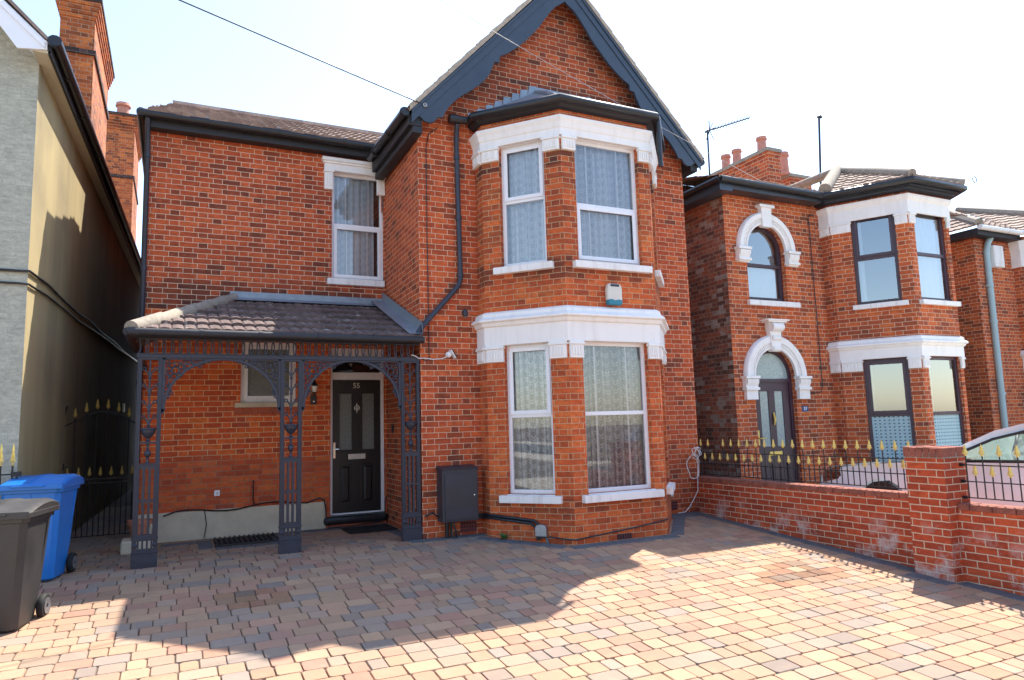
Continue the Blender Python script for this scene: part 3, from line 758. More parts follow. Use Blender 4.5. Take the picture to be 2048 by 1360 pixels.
# left wing roof and eaves
mb = MB()
W = Vector((0, 2.08, 1.05)); lv = W.length
tile_slope(mb, (-0.50, 10.70, 6.02), (1, 0, 0), W, lv, lambda v: (0.34*v/lv, 4.2), 0.2, 0.3, 0.028, 0.026, 8)
W2 = Vector((0.34, 0, 1.05))
tile_slope(mb, (-0.50, 14.9, 6.02), (0, -1, 0), W2, W2.length, lambda v: (2.1*v/W2.length, 4.2-2.08*v/W2.length), 0.2, 0.3, 0.028, 0.026, 6)
mb.quad((-0.16, 12.78, 7.07), (3.9, 12.78, 7.07), (3.9, 14.9, 6.0), (-0.5, 14.9, 6.0))
rf = obj('left_wing_roof', mb, M['tile'], H)
mb = MB(); mb.tube([(-0.16, 12.78, 7.07), (4.0, 12.78, 7.07)], 0.09, 8); obj('ridge_tile', mb, M['tile'], rf, True)
mb = MB(); mb.box(-0.46, 2.86, 10.82, 10.998, 5.84, 6.0)
obj('left_wing_fascia', mb, M['fascia'], H, bevel=0.008)
mb = MB(); gutter(mb, [(-0.56, 10.74, 6.0), (2.80, 10.74, 5.985)], 0.062); 
for x in (0.3, 1.3, 2.3): mb.tube([(x, 10.74, 6.0), (x+0.05, 10.74, 6.0)], 0.07, 10)
obj('left_wing_gutter', mb, M['black'], H, True)
mb = MB(); gutter(mb, [(-0.53, 10.70, 6.0), (-0.53, 14.0, 6.0)], 0.06); obj('left_wing_gutter', mb, M['black'], H, True)
def downpipe(house, pts, r, mat='black', clips=()):
    mb = MB(); mb.tube(pts, r, 12)
    for c in clips: mb.tube([(c[0], c[1], c[2]-0.03), (c[0], c[1], c[2]+0.03)], r*1.22, 12)
    return obj('drainpipe', mb, M[mat], house, True)
downpipe(H, [(-0.445, 10.76, 5.98), (-0.44, 10.86, 5.72), (-0.44, 10.93, 5.55), (-0.44, 10.93, 0.05)], 0.036, 'navyflat', [(-0.44, 10.93, z) for z in (5.45, 3.8, 2.2)])
downpipe(H, [(3.56, 8.98, 5.78), (3.565, 9.03, 5.68), (3.565, 9.045, 5.5), (3.585, 9.045, 3.60), (3.585, 9.045, 3.52), (3.55, 9.04, 3.42), (3.0, 9.02, 2.82), (2.94, 8.99, 2.74), (2.935, 8.97, 2.66)], 0.036, 'navyflat', [(3.566, 9.045, 5.3), (3.576, 9.045, 4.4), (3.584, 9.045, 3.58)])

# plinth, doorstep, windows, door of the wing
mb = MB(); LBp.box(mb, -0.03, T(2.10), 0.0, 0.40, -0.02, 0.035); obj('cement_plinth', mb, M['concrete'], H, bevel=0.012)
window(H, LBp, LW[0], LW[1], LW[2], LW[3], 0.075, 4.73, False, True, (0.25, 0.75), lace_='laceU', waves=6, curt=(0, 0.86), liner=True, label='white two-light window above the porch')
mb = MB(); LBp.box(mb, T(2.11), T(3.02), 3.735, 3.832, -0.1, 0.07); obj('window_sill', mb, M['sill'], H, bevel=0.008)
mb = MB()
LBp.box(mb, T(2.06), 3.475, 5.585, 5.74, -0.01, 0.05); LBp.box(mb, T(2.02), 3.477, 5.735, 5.79, -0.01, 0.10); LBp.box(mb, T(2.04), 3.476, 5.70, 5.737, -0.01, 0.075)
cap_block(mb, LBp, T(2.06), T(2.195), 5.27, 5.60, 0.06, 3); cap_block(mb, LBp, T(2.91), T(3.04), 5.27, 5.60, 0.06, 4)
obj('window_cornice', mb, M['white'], H, bevel=0.006)
window(H, LBp, SW[0], SW[1], SW[2], SW[3], 0.07, None, False, True, (), lace_=None, label='small ground floor window behind the iron porch', film='frost', fw=0.06)
mb = MB(); LBp.box(mb, SW[0]-0.08, SW[1]+0.08, 1.83, 1.90, -0.08, 0.04); obj('window_sill', mb, M['concrete'], H, bevel=0.006)
mb = MB()
for i in range(9): LBp.box(mb, SW[0]-0.08+i*0.106, SW[0]-0.08+i*0.106+0.098, 1.725, 1.83, -0.02, 0.012)
obj('soldier_course', mb, M['bricksoldier'], H, bevel=0.004)
# front door
t0, t1 = DW[0], DW[1]
mb = MB(); r0 = -0.11
LBp.box(mb, t0, t0+0.05, 0.17, 2.74, r0-0.05, r0+0.02); LBp.box(mb, t1-0.05, t1, 0.17, 2.74, r0-0.05, r0+0.02)
LBp.box(mb, t0+0.05, t1-0.05, 2.245, 2.36, r0-0.05, r0+0.02); LBp.box(mb, t0+0.05, t1-0.05, 2.62, 2.74, r0-0.05, r0+0.02); LBp.box(mb, t0+0.05, t1-0.05, 0.17, 0.195, r0-0.05, r0+0.025)
df = obj('door_frame', mb, M['upvc'], H, bevel=0.004)
mb = MB(); mb.quad(LBp.pt(t0+0.05, 2.36, r0-0.02), LBp.pt(t1-0.05, 2.36, r0-0.02), LBp.pt(t1-0.05, 2.62, r0-0.02), LBp.pt(t0+0.05, 2.62, r0-0.02)); obj('fanlight', mb, M['glass'], df)
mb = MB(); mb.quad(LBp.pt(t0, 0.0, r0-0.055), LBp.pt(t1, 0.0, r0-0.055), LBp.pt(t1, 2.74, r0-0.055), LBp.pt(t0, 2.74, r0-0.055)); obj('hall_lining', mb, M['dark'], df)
a, b = t0+0.053, t1-0.053; dz0, dz1 = 0.20, 2.238; w = b-a
mb = MB(); gaps = []
pc = [(a+w*0.135, a+w*0.395), (a+w*0.605, a+w*0.865)]; pr = [(0.325, 0.93), (1.15, 2.03)]
LBp.wall(mb, a, b, dz0, dz1, [(x0, x1, z0, z1) for x0, x1 in pc for z0, z1 in pr], 0.018)
mb.v = [tuple(Vector(v)+LBp.n*(r0-0.0)) for v in mb.v]
for x0, x1 in pc:   # raised lower panels and glazing beads
    LBp.box(mb, x0, x1, 0.325, 0.93, r0-0.03, r0-0.016)
    p = [(x0+0.035, 0.36), (x1-0.035, 0.36), (x1-0.035, 0.895), (x0+0.035, 0.895)]; q = [(x0+0.06, 0.385), (x1-0.06, 0.385), (x1-0.06, 0.87), (x0+0.06, 0.87)]
    for i in range(4): mb.quad(LBp.pt(*p[i], r0-0.016), LBp.pt(*p[(i+1) % 4], r0-0.016), LBp.pt(*q[(i+1) % 4], r0+0.002), LBp.pt(*q[i], r0+0.002))
    mb.quad(*[LBp.pt(*k, r0+0.002) for k in q])
    for z0, z1 in pr:
        for (c0, c1, e0, e1) in ((x0-0.014, x0+0.004, z0-0.014, z1+0.014), (x1-0.004, x1+0.014, z0-0.014, z1+0.014), (x0+0.004, x1-0.004, z0-0.014, z0+0.004), (x0+0.004, x1-0.004, z1-0.004, z1+0.014)):
            LBp.box(mb, c0, c1, e0, e1, r0-0.004, r0+0.009)
door = obj('front_door', mb, M['doorblack'], H, bevel=0.003)
mb = MB()
for x0, x1 in pc: mb.quad(LBp.pt(x0, 1.15, r0-0.012), LBp.pt(x1, 1.15, r0-0.012), LBp.pt(x1, 2.03, r0-0.012), LBp.pt(x0, 2.03, r0-0.012))
obj('door_glazing', mb, M['frost'], door)
c = (a+b)/2
mb = MB(); LBp.box(mb, c-0.135, c+0.135, 1.005, 1.085, r0, r0+0.010); LBp.box(mb, c-0.11, c+0.05, 1.02, 1.07, r0+0.01, r0+0.016); LBp.box(mb, c+0.07, c+0.115, 1.02, 1.07, r0+0.01, r0+0.014); obj('letterbox', mb, M['silver'], door, bevel=0.004)
mb = MB(); LBp.box(mb, a+0.012, a+0.042, 1.03, 1.27, r0, r0+0.012); LBp.tube(mb, [(a+0.028, 1.17, r0+0.01), (a+0.028, 1.17, r0+0.05), (a+0.05, 1.17, r0+0.055), (a+0.11, 1.165, r0+0.055)], 0.012); obj('door_handle', mb, M['chrome'], door, True)
mb = MB(); k = LBp.pt(c, 1.80, r0+0.018); mb.torus(k, 0.038, 0.007, 'Y'); mb.tube([LBp.pt(c, 1.87, r0+0.012), LBp.pt(c, 1.72, r0+0.012)], [0.008, 0.005], 8); mb.lathe(LBp.pt(c, 1.795, r0+0.02), [(0.018, -0.012), (0.02, 0), (0.012, 0.01)], 12, 'Y'); obj('door_knocker', mb, M['silver'], door, True)

def text_mesh(body, size, pl, t, z, o, depth=0.004):
    cu = bpy.data.curves.new('digits', 'FONT'); cu.body = body; cu.size = size; cu.extrude = depth; cu.align_x = 'CENTER'; cu.align_y = 'CENTER'; cu.offset = size*0.012
    ob = bpy.data.objects.new('digits', cu); sc.collection.objects.link(ob)
    dg = bpy.context.evaluated_depsgraph_get(); me = ob.evaluated_get(dg).to_mesh()
    mb = MB(); mb.add([pl.pt(t+v.co.x, z+v.co.y, o+v.co.z) for v in me.vertices], [tuple(p.vertices) for p in me.polygons])
    ob.evaluated_get(dg).to_mesh_clear(); bpy.data.objects.remove(ob); bpy.data.curves.remove(cu)
    return mb
obj('door_number', text_mesh('55', 0.115, LBp, c-0.005, 2.15, r0+0.006), M['silver'], door)
mb = MB(); LBp.prism(mb, [(T(2.06), 0.045), (3.47, 0.045), (3.47, 0.165), (T(2.06), 0.165)], -0.15, 0.10); obj('doorstep', mb, M['black'], H, bevel=0.045)
mb = MB(); LBp.box(mb, T(2.10), 3.46, -0.03, 0.045, -0.05, 0.05); obj('step_riser', mb, M['bricksoldier'], H, bevel=0.01)

# ---------------- two-storey bay
BP = [(3.87, 9.1), (3.87, 8.85), (4.65, 7.95), (6.11, 7.95), (6.89, 8.85), (6.89, 9.1)]
FA = [Pl(BP[i], BP[i+1]) for i in range(5)]
LO = (0.55, 2.546); UP = (3.64, 5.376)
mb = MB()
HC = [(0.27, 0.94), (0.22, 1.275), (0.25, 0.92)]
FA[0].wall(mb, 0, 0.25, -0.15, 5.80); FA[4].wall(mb, 0, 0.25, -0.15, 5.80)
for k in (1, 2, 3):
    a, b = HC[k-1]; FA[k].wall(mb, 0, FA[k].L, -0.2, 5.80, [(a, b, LO[0], LO[1]), (a, b, UP[0], UP[1])], 0.10)
bay = obj('bay_wall', mb, M['brick55b'], H)
names = ['left canted', 'front', 'right canted']
for k in (1, 2, 3):
    a, b = HC[k-1]; br = (0.2, 0.735) if k == 2 else ()
    window(H, FA[k], a, b, LO[0], LO[1], 0.085, 1.585, k != 2, False, br, lace_='laceL', waves=8 if k == 2 else 5, depth=0.32, liner=True)
    window(H, FA[k], a, b, UP[0], UP[1], 0.085, 4.57 if k != 2 else 4.45, k != 2, k == 2, br, lace_='laceU', waves=8 if k == 2 else 5, depth=0.32, liner=True)
    for z0, z1, nm in ((0.44, 0.55, 'lower'), (3.53, 3.64, 'upper')):
        mb = MB(); FA[k].prism(mb, [(a-0.10, z0), (b+0.10, z0), (b+0.10, z1-0.015), (a-0.10, z1-0.015)], -0.04, 0.085)
        FA[k].box(mb, a, b, z1-0.016, z1-0.001, -0.09, 0.03)
        obj('window_sill', mb, M['sill'], H, bevel=0.007)
BPc = BP
mb = MB(); band(mb, BPc, [(0.004, 2.545), (0.032, 2.545), (0.032, 2.80), (0.06, 2.815), (0.075, 2.86), (0.115, 2.875), (0.115, 2.90), (0.055, 2.945), (0.050, 2.99), (0.004, 3.02)])
for k in (1, 2, 3):
    a, b = HC[k-1]
    cap_block(mb, FA[k], 0.015, a+0.0, 2.32, 2.548, 0.04, 5 if k == 1 else 4); cap_block(mb, FA[k], b, FA[k].L-0.012, 2.32, 2.548, 0.04, 5 if k == 1 else 4)
cap_block(mb, FA[0], 0.0, 0.245, 2.32, 2.548, 0.04, 4)
obj('lower_bay_cornice', mb, M['white'], H, bevel=0.004)
mb = MB(); band(mb, BPc, [(0.004, 5.375), (0.032, 5.375), (0.032, 5.47), (0.045, 5.485), (0.06, 5.55), (0.085, 5.60), (0.085, 5.635), (0.004, 5.65)])
for k in (1, 2, 3):
    a, b = HC[k-1]
    cap_block(mb, FA[k], 0.015, a, 5.17, 5.378, 0.04, 4); cap_block(mb, FA[k], b, FA[k].L-0.012, 5.17, 5.378, 0.04, 4)
cap_block(mb, FA[0], 0.0, 0.245, 5.17, 5.378, 0.04, 4)
obj('upper_bay_cornice', mb, M['white'], H, bevel=0.004)
# bay roof of lead, gutter, stepped flashing
ev = offset_line(BP, 0.12); ev[0] = (ev[0][0], 9.1); ev[-1] = (ev[-1][0], 9.1)
tl, tr = (4.92, 9.098, 6.56), (5.84, 9.098, 6.56)
mb = MB(); E_ = [(p[0], p[1], 5.86) for p in ev]
mb.poly([E_[0], E_[1], tl]); mb.poly([E_[1], E_[2], tl]); mb.poly([E_[2], E_[3], tr, tl]); mb.poly([E_[3], E_[4], tr]); mb.poly([E_[4], E_[5], tr])
br_ = obj('bay_roof', mb, M['lead'], H)
mb = MB(); mb.tube([E_[2], ((E_[2][0]+tl[0])/2, (E_[2][1]+tl[1])/2, 6.23), tl], 0.035, 8); obj('roof_roll', mb, M['lead'], br_, True)
mb = MB(); mb.tube([E_[3], tr], 0.035, 8); obj('roof_roll', mb, M['lead'], br_, True)
mb = MB()
for k in range(8):
    f0 = k/8; x0 = E_[0][0]+(tl[0]-E_[0][0])*f0; x1 = E_[0][0]+(tl[0]-E_[0][0])*(f0+0.125); z0 = 5.88+(6.58-5.88)*f0; z1 = 5.88+0.7*(f0+0.125)
    FBp.prism(mb, [(x0-3.0, z0-0.03), (x1-3.0, z1-0.03), (x1-3.0, z1+0.075), (x0-3.0+0.03, z1+0.06)], 0.0, 0.012)
    X0, X1 = 10.76-x0, 10.76-x1
    FBp.prism(mb, [(X1-3.0, z1-0.03), (X0-3.0, z0-0.03), (X0-3.03, z1+0.06), (X1-3.0, z1+0.075)], 0.0, 0.012)
FBp.prism(mb, [(tl[0]-3.0, 6.53), (tr[0]-3.0, 6.53), (tr[0]-3.0, 6.64), (tl[0]-3.0, 6.64)], 0.0, 0.012)
obj('stepped_flashing', mb, M['lead'], H)
mb = MB(); gp = offset_line(BP, 0.155); gp = [(p[0], p[1], 5.83) for p in gp[1:5]]
gutter(mb, [(3.45, 8.99, 5.84), (3.72, 8.96, 5.84)]+gp+[(7.0, 9.0, 5.83)], 0.058)
mb.tube([(3.44, 8.99, 5.84), (3.60, 8.985, 5.84)], 0.068, 12); mb.tube([(6.23, 7.83, 5.82), (6.24, 7.83, 5.1)], 0.036, 10)
obj('bay_gutter', mb, M['black'], H, True)
mb = MB(); band(mb, BP, [(0.005, 5.74), (0.06, 5.76), (0.10, 5.80), (0.10, 5.86)]); obj('bay_fascia', mb, M['fascia'], H)
# vents
def vent(pl, t0, t1, z0, z1):
    mb = MB(); pl.box(mb, t0, t1, z0, z1, -0.02, 0.006); d = MB(); n = 6
    v = obj('air_brick', mb, M['airbrick'], H, bevel=0.003)
    for i in range(n):
        for j in range(3):
            x = t0+(t1-t0)*(i+0.5)/n; z = z0+(z1-z0)*(j+0.5)/3; pl.box(d, x-0.010, x+0.010, z-0.010, z+0.010, 0.0055, 0.0075)
    obj('vent_holes', d, M['dark'], v)
vent(FBp, 0.53, 0.77, 0.04, 0.18); vent(FBp, 4.02, 4.20, 0.06, 0.20); vent(FA[2], 0.63, 0.86, -0.07, 0.0)
# thin cables clipped to the brickwork
mb = MB(); mb.tube([(3.30, 9.07, 5.72), (3.16, 9.085, 5.60), (3.12, 9.085, 5.4), (3.115, 9.085, 4.2), (3.12, 9.085, 3.0), (3.12, 9.085, 2.4), (3.07, 9.085, 2.36), (3.02, 9.085, 2.40)], 0.006, 6)
obj('wall_cable', mb, M['black'], H, True)
rc = random.Random(5)
mb = MB()
pts = [(T(-0.1), 0.36, 0.05)]
for i in range(1, 13): pts.append((T(-0.1+i*0.16), 0.385+0.03*math.sin(i*0.9)+0.004*i, 0.05))
pts += [(T(2.0), 0.46, 0.05), (T(2.07), 0.42, 0.05), (T(2.09), 0.3, 0.06), (T(2.09), 0.12, 0.11), (T(2.13), 0.02, 0.13), (T(2.5), 0.02, 0.13), (T(2.9), 0.045, 0.12), (T(2.98), 0.1, 0.12), (T(2.99), 0.35, 0.10), (T(3.02), 0.42, 0.09)]
LBp.tube(mb, pts, 0.011, 6)
LBp.tube(mb, [(T(1.06), 0.78, 0.045), (T(1.06), 0.5, 0.045), (T(1.08), 0.43, 0.05)], 0.010, 6)
LBp.tube(mb, [(T(0.42), 0.40, 0.045), (T(0.45), 0.2, 0.045), (T(0.42), 0.02, 0.06)], 0.006, 6)
obj('wall_cable', mb, M['black'], H, True)
mb = MB(); g = [(3.02, 9.05, 0.3), (3.12, 9.05, 0.34), (3.2, 9.05, 0.28), (3.3, 9.05, 0.2)]; mb.tube(g, 0.012, 6); obj('wall_cable', mb, M['black'], H, True)
mb = MB(); mb.tube([(3.72, 9.04, 0.27), (3.85, 9.03, 0.26), (3.88, 8.80, 0.27), (4.27, 8.345, 0.215), (4.31, 8.30, 0.17), (4.32, 8.29, -0.02)], 0.02, 8)
mb.tube([(3.72, 9.04, 0.235), (3.84, 9.03, 0.225), (3.87, 8.80, 0.235), (4.24, 8.375, 0.18), (4.28, 8.33, 0.13), (4.30, 8.31, -0.03)], 0.018, 8)
obj('wall_cable', mb, M['black'], H, True)
mb = MB(); mb.tube([(4.40, 8.20, 0.02), (4.55, 8.02, -0.005), (4.65, 7.93, -0.01), (5.1, 7.93, 0.03), (5.6, 7.935, 0.07), (6.11, 7.935, 0.13)], 0.009, 6)
obj('wall_cable', mb, M['black'], H, True)
# ================================================================ cast iron porch
PO = empty('iron_porch', 'dark blue cast iron veranda with tiled lean-to roof and lattice posts', 'porch', (1.3, 9.12, 0))
def post(x0, w=0.257):
    mb = MB(); y0, y1 = 9.105, 9.15
    B = lambda a, b, z0, z1, p=0.0: mb.box(x0+a, x0+b, y0-p, y1+p, z0, z1)
    for a, b in ((0, 0.046), (w-0.046, w)): B(a, b, 0.13, 2.36)
    for a, b in ((0.004, 0.012), (w-0.012, w-0.004), (0.033, 0.042), (w-0.042, w-0.033)): B(a, b, 0.36, 2.36, 0.006)
    B(0.042, w-0.042, 2.335, 2.36); B(0.042, w-0.042, 1.372, 1.392, 0.004); B(0.042, w-0.042, 1.09, 1.15); B(0.042, w-0.042, 0.29, 0.36)
    B(0.042, w-0.042, 0.14, 0.20); B(-0.006, w+0.006, 0.30, 0.325, 0.012); B(-0.004, w+0.004, 0.155, 0.175, 0.012); B(-0.006, w+0.006, 0.125, 0.15, 0.016)
    B(-0.002, w+0.002, -0.02, 0.13, 0.016); B(0.0, w, 1.135, 1.15, 0.008)
    cx = x0+w/2; cy = (y0+y1)/2
    mb.lathe((cx, cy, 0), [(0.011, 1.55), (0.011, 2.335)], 8)
    for z in (2.23, 2.04, 1.85, 1.68):
        for sx in (-1, 1):
            mb.torus((cx+sx*0.062, cy, z), 0.018, 0.0085, 'Y', 14, 6)
            mb.tube([(cx, cy, z-0.10), (cx+sx*0.012, cy, z-0.06), (cx+sx*0.035, cy, z-0.022), (cx+sx*0.058, cy, z-0.014)], [0.012, 0.011, 0.009, 0.008], 6)
        mb.lathe((cx, cy, z-0.105), [(0.014, -0.012), (0.02, -0.004), (0.02, 0.004), (0.013, 0.012)], 10)
    # urn with a flared rim and a turned foot
    mb.lathe((cx, cy, 0), [(0.016, 1.392), (0.03, 1.398), (0.016, 1.415), (0.014, 1.43), (0.045, 1.455), (0.072, 1.50), (0.078, 1.53), (0.086, 1.535), (0.086, 1.55), (0.02, 1.56)], 14)
    mb.lathe((cx, cy, 0), [(0.03, 1.15), (0.016, 1.17), (0.012, 1.20), (0.02, 1.215), (0.014, 1.222), (0.032, 1.24), (0.037, 1.262), (0.032, 1.285), (0.014, 1.303), (0.02, 1.31), (0.012, 1.33), (0.02, 1.372)], 14)
    for i in (1, 2): B(0.042+(w-0.084)*i/3-0.013, 0.042+(w-0.084)*i/3+0.013, 0.36, 1.09, 0.002)
    B(0.042, 0.056, 0.36, 1.09); B(w-0.056, w-0.042, 0.36, 1.09)
    B(0.05, w-0.05, 0.715, 0.745, -0.004)
    for i in range(4):
        q = 0.06+(w-0.12)*i/3
        B(q-0.010, q+0.010, 0.20, 0.29)
    for sx in (0.03, w-0.03): mb.lathe((x0+sx, y0-0.004, 0.245), [(0.024, 0.0), (0.024, -0.006), (0.008, -0.012)], 10, 'Y')
    for sx in (0.03, w-0.03):
        for z in (0.07, 0.34): mb.lathe((x0+sx, y0-0.017, z), [(0.007, 0.0), (0.004, -0.006)], 8, 'Y')
    return obj('post', mb, M['navyflat'], PO, False, 0.002)
PX = [(-0.392, 0.258), (1.186, 0.257), (2.728, 0.257)]
for x, w in PX: post(x, w)
def spandrel(xa, xb):
    """the pierced bracket that runs from a post (xa) to the middle of the arch (xb)"""
    mb = MB(); y = 9.127; sg = 1 if xb > xa else -1; Wd = abs(xb-xa); Hh = 0.60; zt = 2.362
    X = lambda t: xa+sg*t
    n = 18; pts = []
    for i in range(n+1):
        a = PI/2*i/n; pts.append((Wd-(Wd-0.035)*math.cos(a), zt-Hh+(Hh-0.022)*math.sin(a)))
    for i in range(n):
        (t0, z0), (t1, z1) = pts[i], pts[i+1]
        dx_, dz_ = t1-t0, z1-z0; l_ = math.hypot(dx_, dz_); ox, oz = -dz_/l_*0.030, dx_/l_*0.030
        A = [(X(t0), y-0.018, z0), (X(t1), y-0.018, z1), (X(t1+ox), y-0.018, min(z1+oz, zt)), (X(t0+ox), y-0.018, min(z0+oz, zt))]
        if sg < 0: A = A[::-1]
        mb.prism([(p[0], y+0.016, p[2]) for p in A], A)
    xs = sorted((X(0), X(0.028))); mb.box(xs[0], xs[1], y-0.014, y+0.014, zt-Hh-0.05, zt)
    mb.prism([(X(0), y+0.014, zt-Hh-0.11), (X(0.002), y+0.014, zt-Hh-0.04), (X(0.05), y+0.014, zt-Hh-0.0), (X(0), y+0.014, zt-Hh+0.02)], [(X(0), y-0.014, zt-Hh-0.11), (X(0.002), y-0.014, zt-Hh-0.04), (X(0.05), y-0.014, zt-Hh-0.0), (X(0), y-0.014, zt-Hh+0.02)])
    xs = sorted((X(0), X(Wd))); mb.box(xs[0], xs[1], y-0.014, y+0.014, zt-0.020, zt-0.001)
    def ring(t, dz, R, r=0.0085): mb.torus((X(t), y, zt+dz), R, r, 'Y', 18, 6)
    ring(0.135, -0.145, 0.095, 0.008); ring(0.135, -0.145, 0.042, 0.012)
    for k in range(8):
        a = k*PI/4+0.2; mb.tube([(X(0.135+0.05*math.cos(a)), y, zt-0.145+0.05*math.sin(a)), (X(0.135+0.097*math.cos(a)), y, zt-0.145+0.097*math.sin(a))], [0.014, 0.006], 6)
    for t, dz, R in ((0.275, -0.075, 0.045), (0.365, -0.055, 0.033), (0.435, -0.045, 0.024), (0.07, -0.285, 0.042), (0.06, -0.375, 0.033), (0.052, -0.455, 0.024), (0.235, -0.125, 0.022), (0.045, -0.045, 0.026), (0.49, -0.036, 0.015)):
        if t < Wd-0.08: ring(t, dz, R, 0.0085); mb.lathe((X(t), y, zt+dz), [(R*0.38, -0.010), (R*0.38, 0.010)], 8, 'Y')
    def scroll(t, dz, R, a0, turns=1.4):
        p = []
        for i in range(16):
            a = a0+turns*2*PI*i/15; q = R*(1-0.75*i/15); p.append((X(t+q*math.cos(a)), y, zt+dz+q*math.sin(a)))
        mb.tube(p, 0.008, 6)
    scroll(0.225, -0.055, 0.045, 2.6); scroll(0.045, -0.225, 0.045, 0.4); scroll(0.32, -0.05, 0.03, 2.0); scroll(0.08, -0.335, 0.032, 1.0)
    scroll(0.09, -0.41, 0.028, 1.0); scroll(0.40, -0.09, 0.028, 2.0)
    return obj('spandrel_bracket', mb, M['navyflat'], PO)
m1 = (PX[0][0]+PX[0][1]+PX[1][0])/2; m2 = (PX[1][0]+PX[1][1]+PX[2][0])/2
spandrel(PX[0][0]+PX[0][1], m1); spandrel(PX[1][0], m1); spandrel(PX[1][0]+PX[1][1], m2); spandrel(PX[2][0], m2)
mb = MB(); mb.box(-0.40, 2.99, 9.098, 9.157, 2.36, 2.405); mb.box(-0.405, 2.992, 9.09, 9.165, 2.40, 2.412)
mb.box(-0.40, -0.345, 9.16, 10.98, 2.36, 2.41)
obj('beam', mb, M['navyflat'], PO, False, 0.003)
# frieze of interlocking hoops
mb = MB(); y = 9.127; p = 0.087; n = int((2.985+0.39)/p)
for i in range(n):
    x = -0.385+p*(i+0.5)
    pts = [(x-p*0.5, 2.412), (x-p*0.36, 2.445), (x-p*0.31, 2.50), (x-p*0.36, 2.55), (x-p*0.5, 2.585)]
    mb.tube([(a, y, z) for a, z in pts], [0.013, 0.009, 0.008, 0.009, 0.013], 5, False); mb.tube([(2*x-a, y, z) for a, z in pts], [0.013, 0.009, 0.008, 0.009, 0.013], 5, False)
mb.box(-0.39, 2.985, y-0.012, y+0.012, 2.575, 2.592)
obj('lattice_frieze', mb, M['navyflat'], PO)
mb = MB(); A0 = Vector((-0.46, 8.93, 2.66)); Wv = Vector((0, 2.05, 0.76)); L = Wv.length
tile_slope(mb, A0, (1, 0, 0), Wv, L, lambda v: (1.22*v/L, 3.44), 0.135, 0.365, 0.007, 0.036, 8, 0.006, -0.016)
Wl = Vector((1.22, 0, 0.76)); L2 = Wl.length
tile_slope(mb, (-0.46, 10.98, 2.66), (0, -1, 0), Wl, L2, lambda v: (0.0, 2.05-2.05*v/L2), 0.135, 0.365, 0.007, 0.036, 8, 0.006, -0.016)
pr = obj('porch_roof', mb, M['tileP'], PO)
mb = MB(); k = [A0+Vector((1.22, 2.05, 0.76))*t+Vector((0, 0, 0.015)) for t in (0.0, 0.12, 0.24, 0.25, 0.40, 0.41, 0.56, 0.57, 0.72, 0.73, 0.88, 0.89, 0.99)]
mb.tube(k, [0.088, 0.092, 0.096, 0.080, 0.092, 0.080, 0.092, 0.079, 0.092, 0.079, 0.092, 0.079, 0.088], 12)
obj('hip_tile', mb, M['mortar'], pr, True)
mb = MB(); mb.prism([(0.70, 10.995, 3.40), (3.04, 10.995, 3.40), (3.04, 10.995, 3.55), (0.70, 10.995, 3.55)], [(0.70, 10.985, 3.40), (3.04, 10.985, 3.40), (3.04, 10.985, 3.55), (0.70, 10.985, 3.55)])
mb.poly([(0.70, 10.98, 3.46), (0.70, 10.76, 3.385), (3.0, 10.76, 3.385), (3.04, 10.98, 3.46)])
# side apron that drops with the slope against the gable block
ap = [(8.93, 2.66), (9.6, 2.92), (10.3, 3.19), (10.98, 3.46)]
for (ya, za), (yb, zb) in zip(ap[:-1], ap[1:]):
    mb.quad((2.985, ya, za+0.05), (2.985, ya, za+0.20), (2.985, yb, zb+0.20), (2.985, yb, zb+0.05)); mb.quad((2.80, ya, za+0.048), (2.985, ya, za+0.06), (2.985, yb, zb+0.06), (2.80, yb, zb+0.048))
obj('lead_flashing', mb, M['lead'], pr)
mb = MB(); gutter(mb, [(-0.50, 8.90, 2.635), (2.985, 8.90, 2.625)], 0.045); gutter(mb, [(-0.50, 8.90, 2.635), (-0.50, 10.9, 2.635)], 0.045)
for x in (-0.42, 0.25, 0.9, 1.6, 2.3): mb.tube([(x, 8.90, 2.632), (x+0.04, 8.90, 2.632)], 0.052, 10)
mb.box(-0.46, 2.985, 8.95, 9.16, 2.592, 2.645)
obj('porch_gutter', mb, M['fascia'], PO, True)

# ================================================================ fixtures on the house
def fix(name, mb, mat, label, cat, loc, bevel=0.004, smooth=False):
    o = obj(name, mb, M[mat], None, smooth, bevel); base_at(o, loc); top(o, label, cat); return o
o = empty('alarm_box', 'cream and teal burglar alarm box on the bay front between floors', 'alarm box', (5.38, 7.95, 3.04)); P2 = FA[2]
mb = MB(); P2.prism(mb, [(0.615, 3.10), (0.845, 3.10), (0.85, 3.26), (0.825, 3.34), (0.635, 3.34), (0.61, 3.26)], 0.0, 0.075); obj('housing', mb, M['alarm'], o, False, 0.016)
mb = MB(); P2.prism(mb, [(0.625, 3.045), (0.835, 3.045), (0.848, 3.115), (0.79, 3.125), (0.73, 3.11), (0.67, 3.128), (0.612, 3.115)], -0.0, 0.079); obj('strobe_lens', mb, M['teal'], o, False, 0.01)
mb = MB(); P2.box(mb, 0.66, 0.80, 3.298, 3.33, 0.07, 0.081); obj('solar_panel', mb, M['solar'], o, False, 0.002)
o = empty('meter_cabinet', 'dark grey wall cabinet on the brickwork left of the bay', 'cabinet', (3.46, 9.1, 0.2))
mb = MB(); mb.box(3.205, 3.715, 8.885, 9.099, 0.215, 0.90); mb.hexa([(3.195, 8.865, 0.90), (3.725, 8.865, 0.90), (3.725, 9.099, 0.90), (3.195, 9.099, 0.90)], [(3.195, 8.875, 0.912), (3.725, 8.875, 0.912), (3.725, 9.099, 0.945), (3.195, 9.099, 0.945)])
obj('cabinet_body', mb, M['box'], o, False, 0.008)
mb = MB(); mb.box(3.24, 3.695, 8.873, 8.8855, 0.245, 0.845); dr = obj('cabinet_door', mb, M['box'], o, False, 0.004)
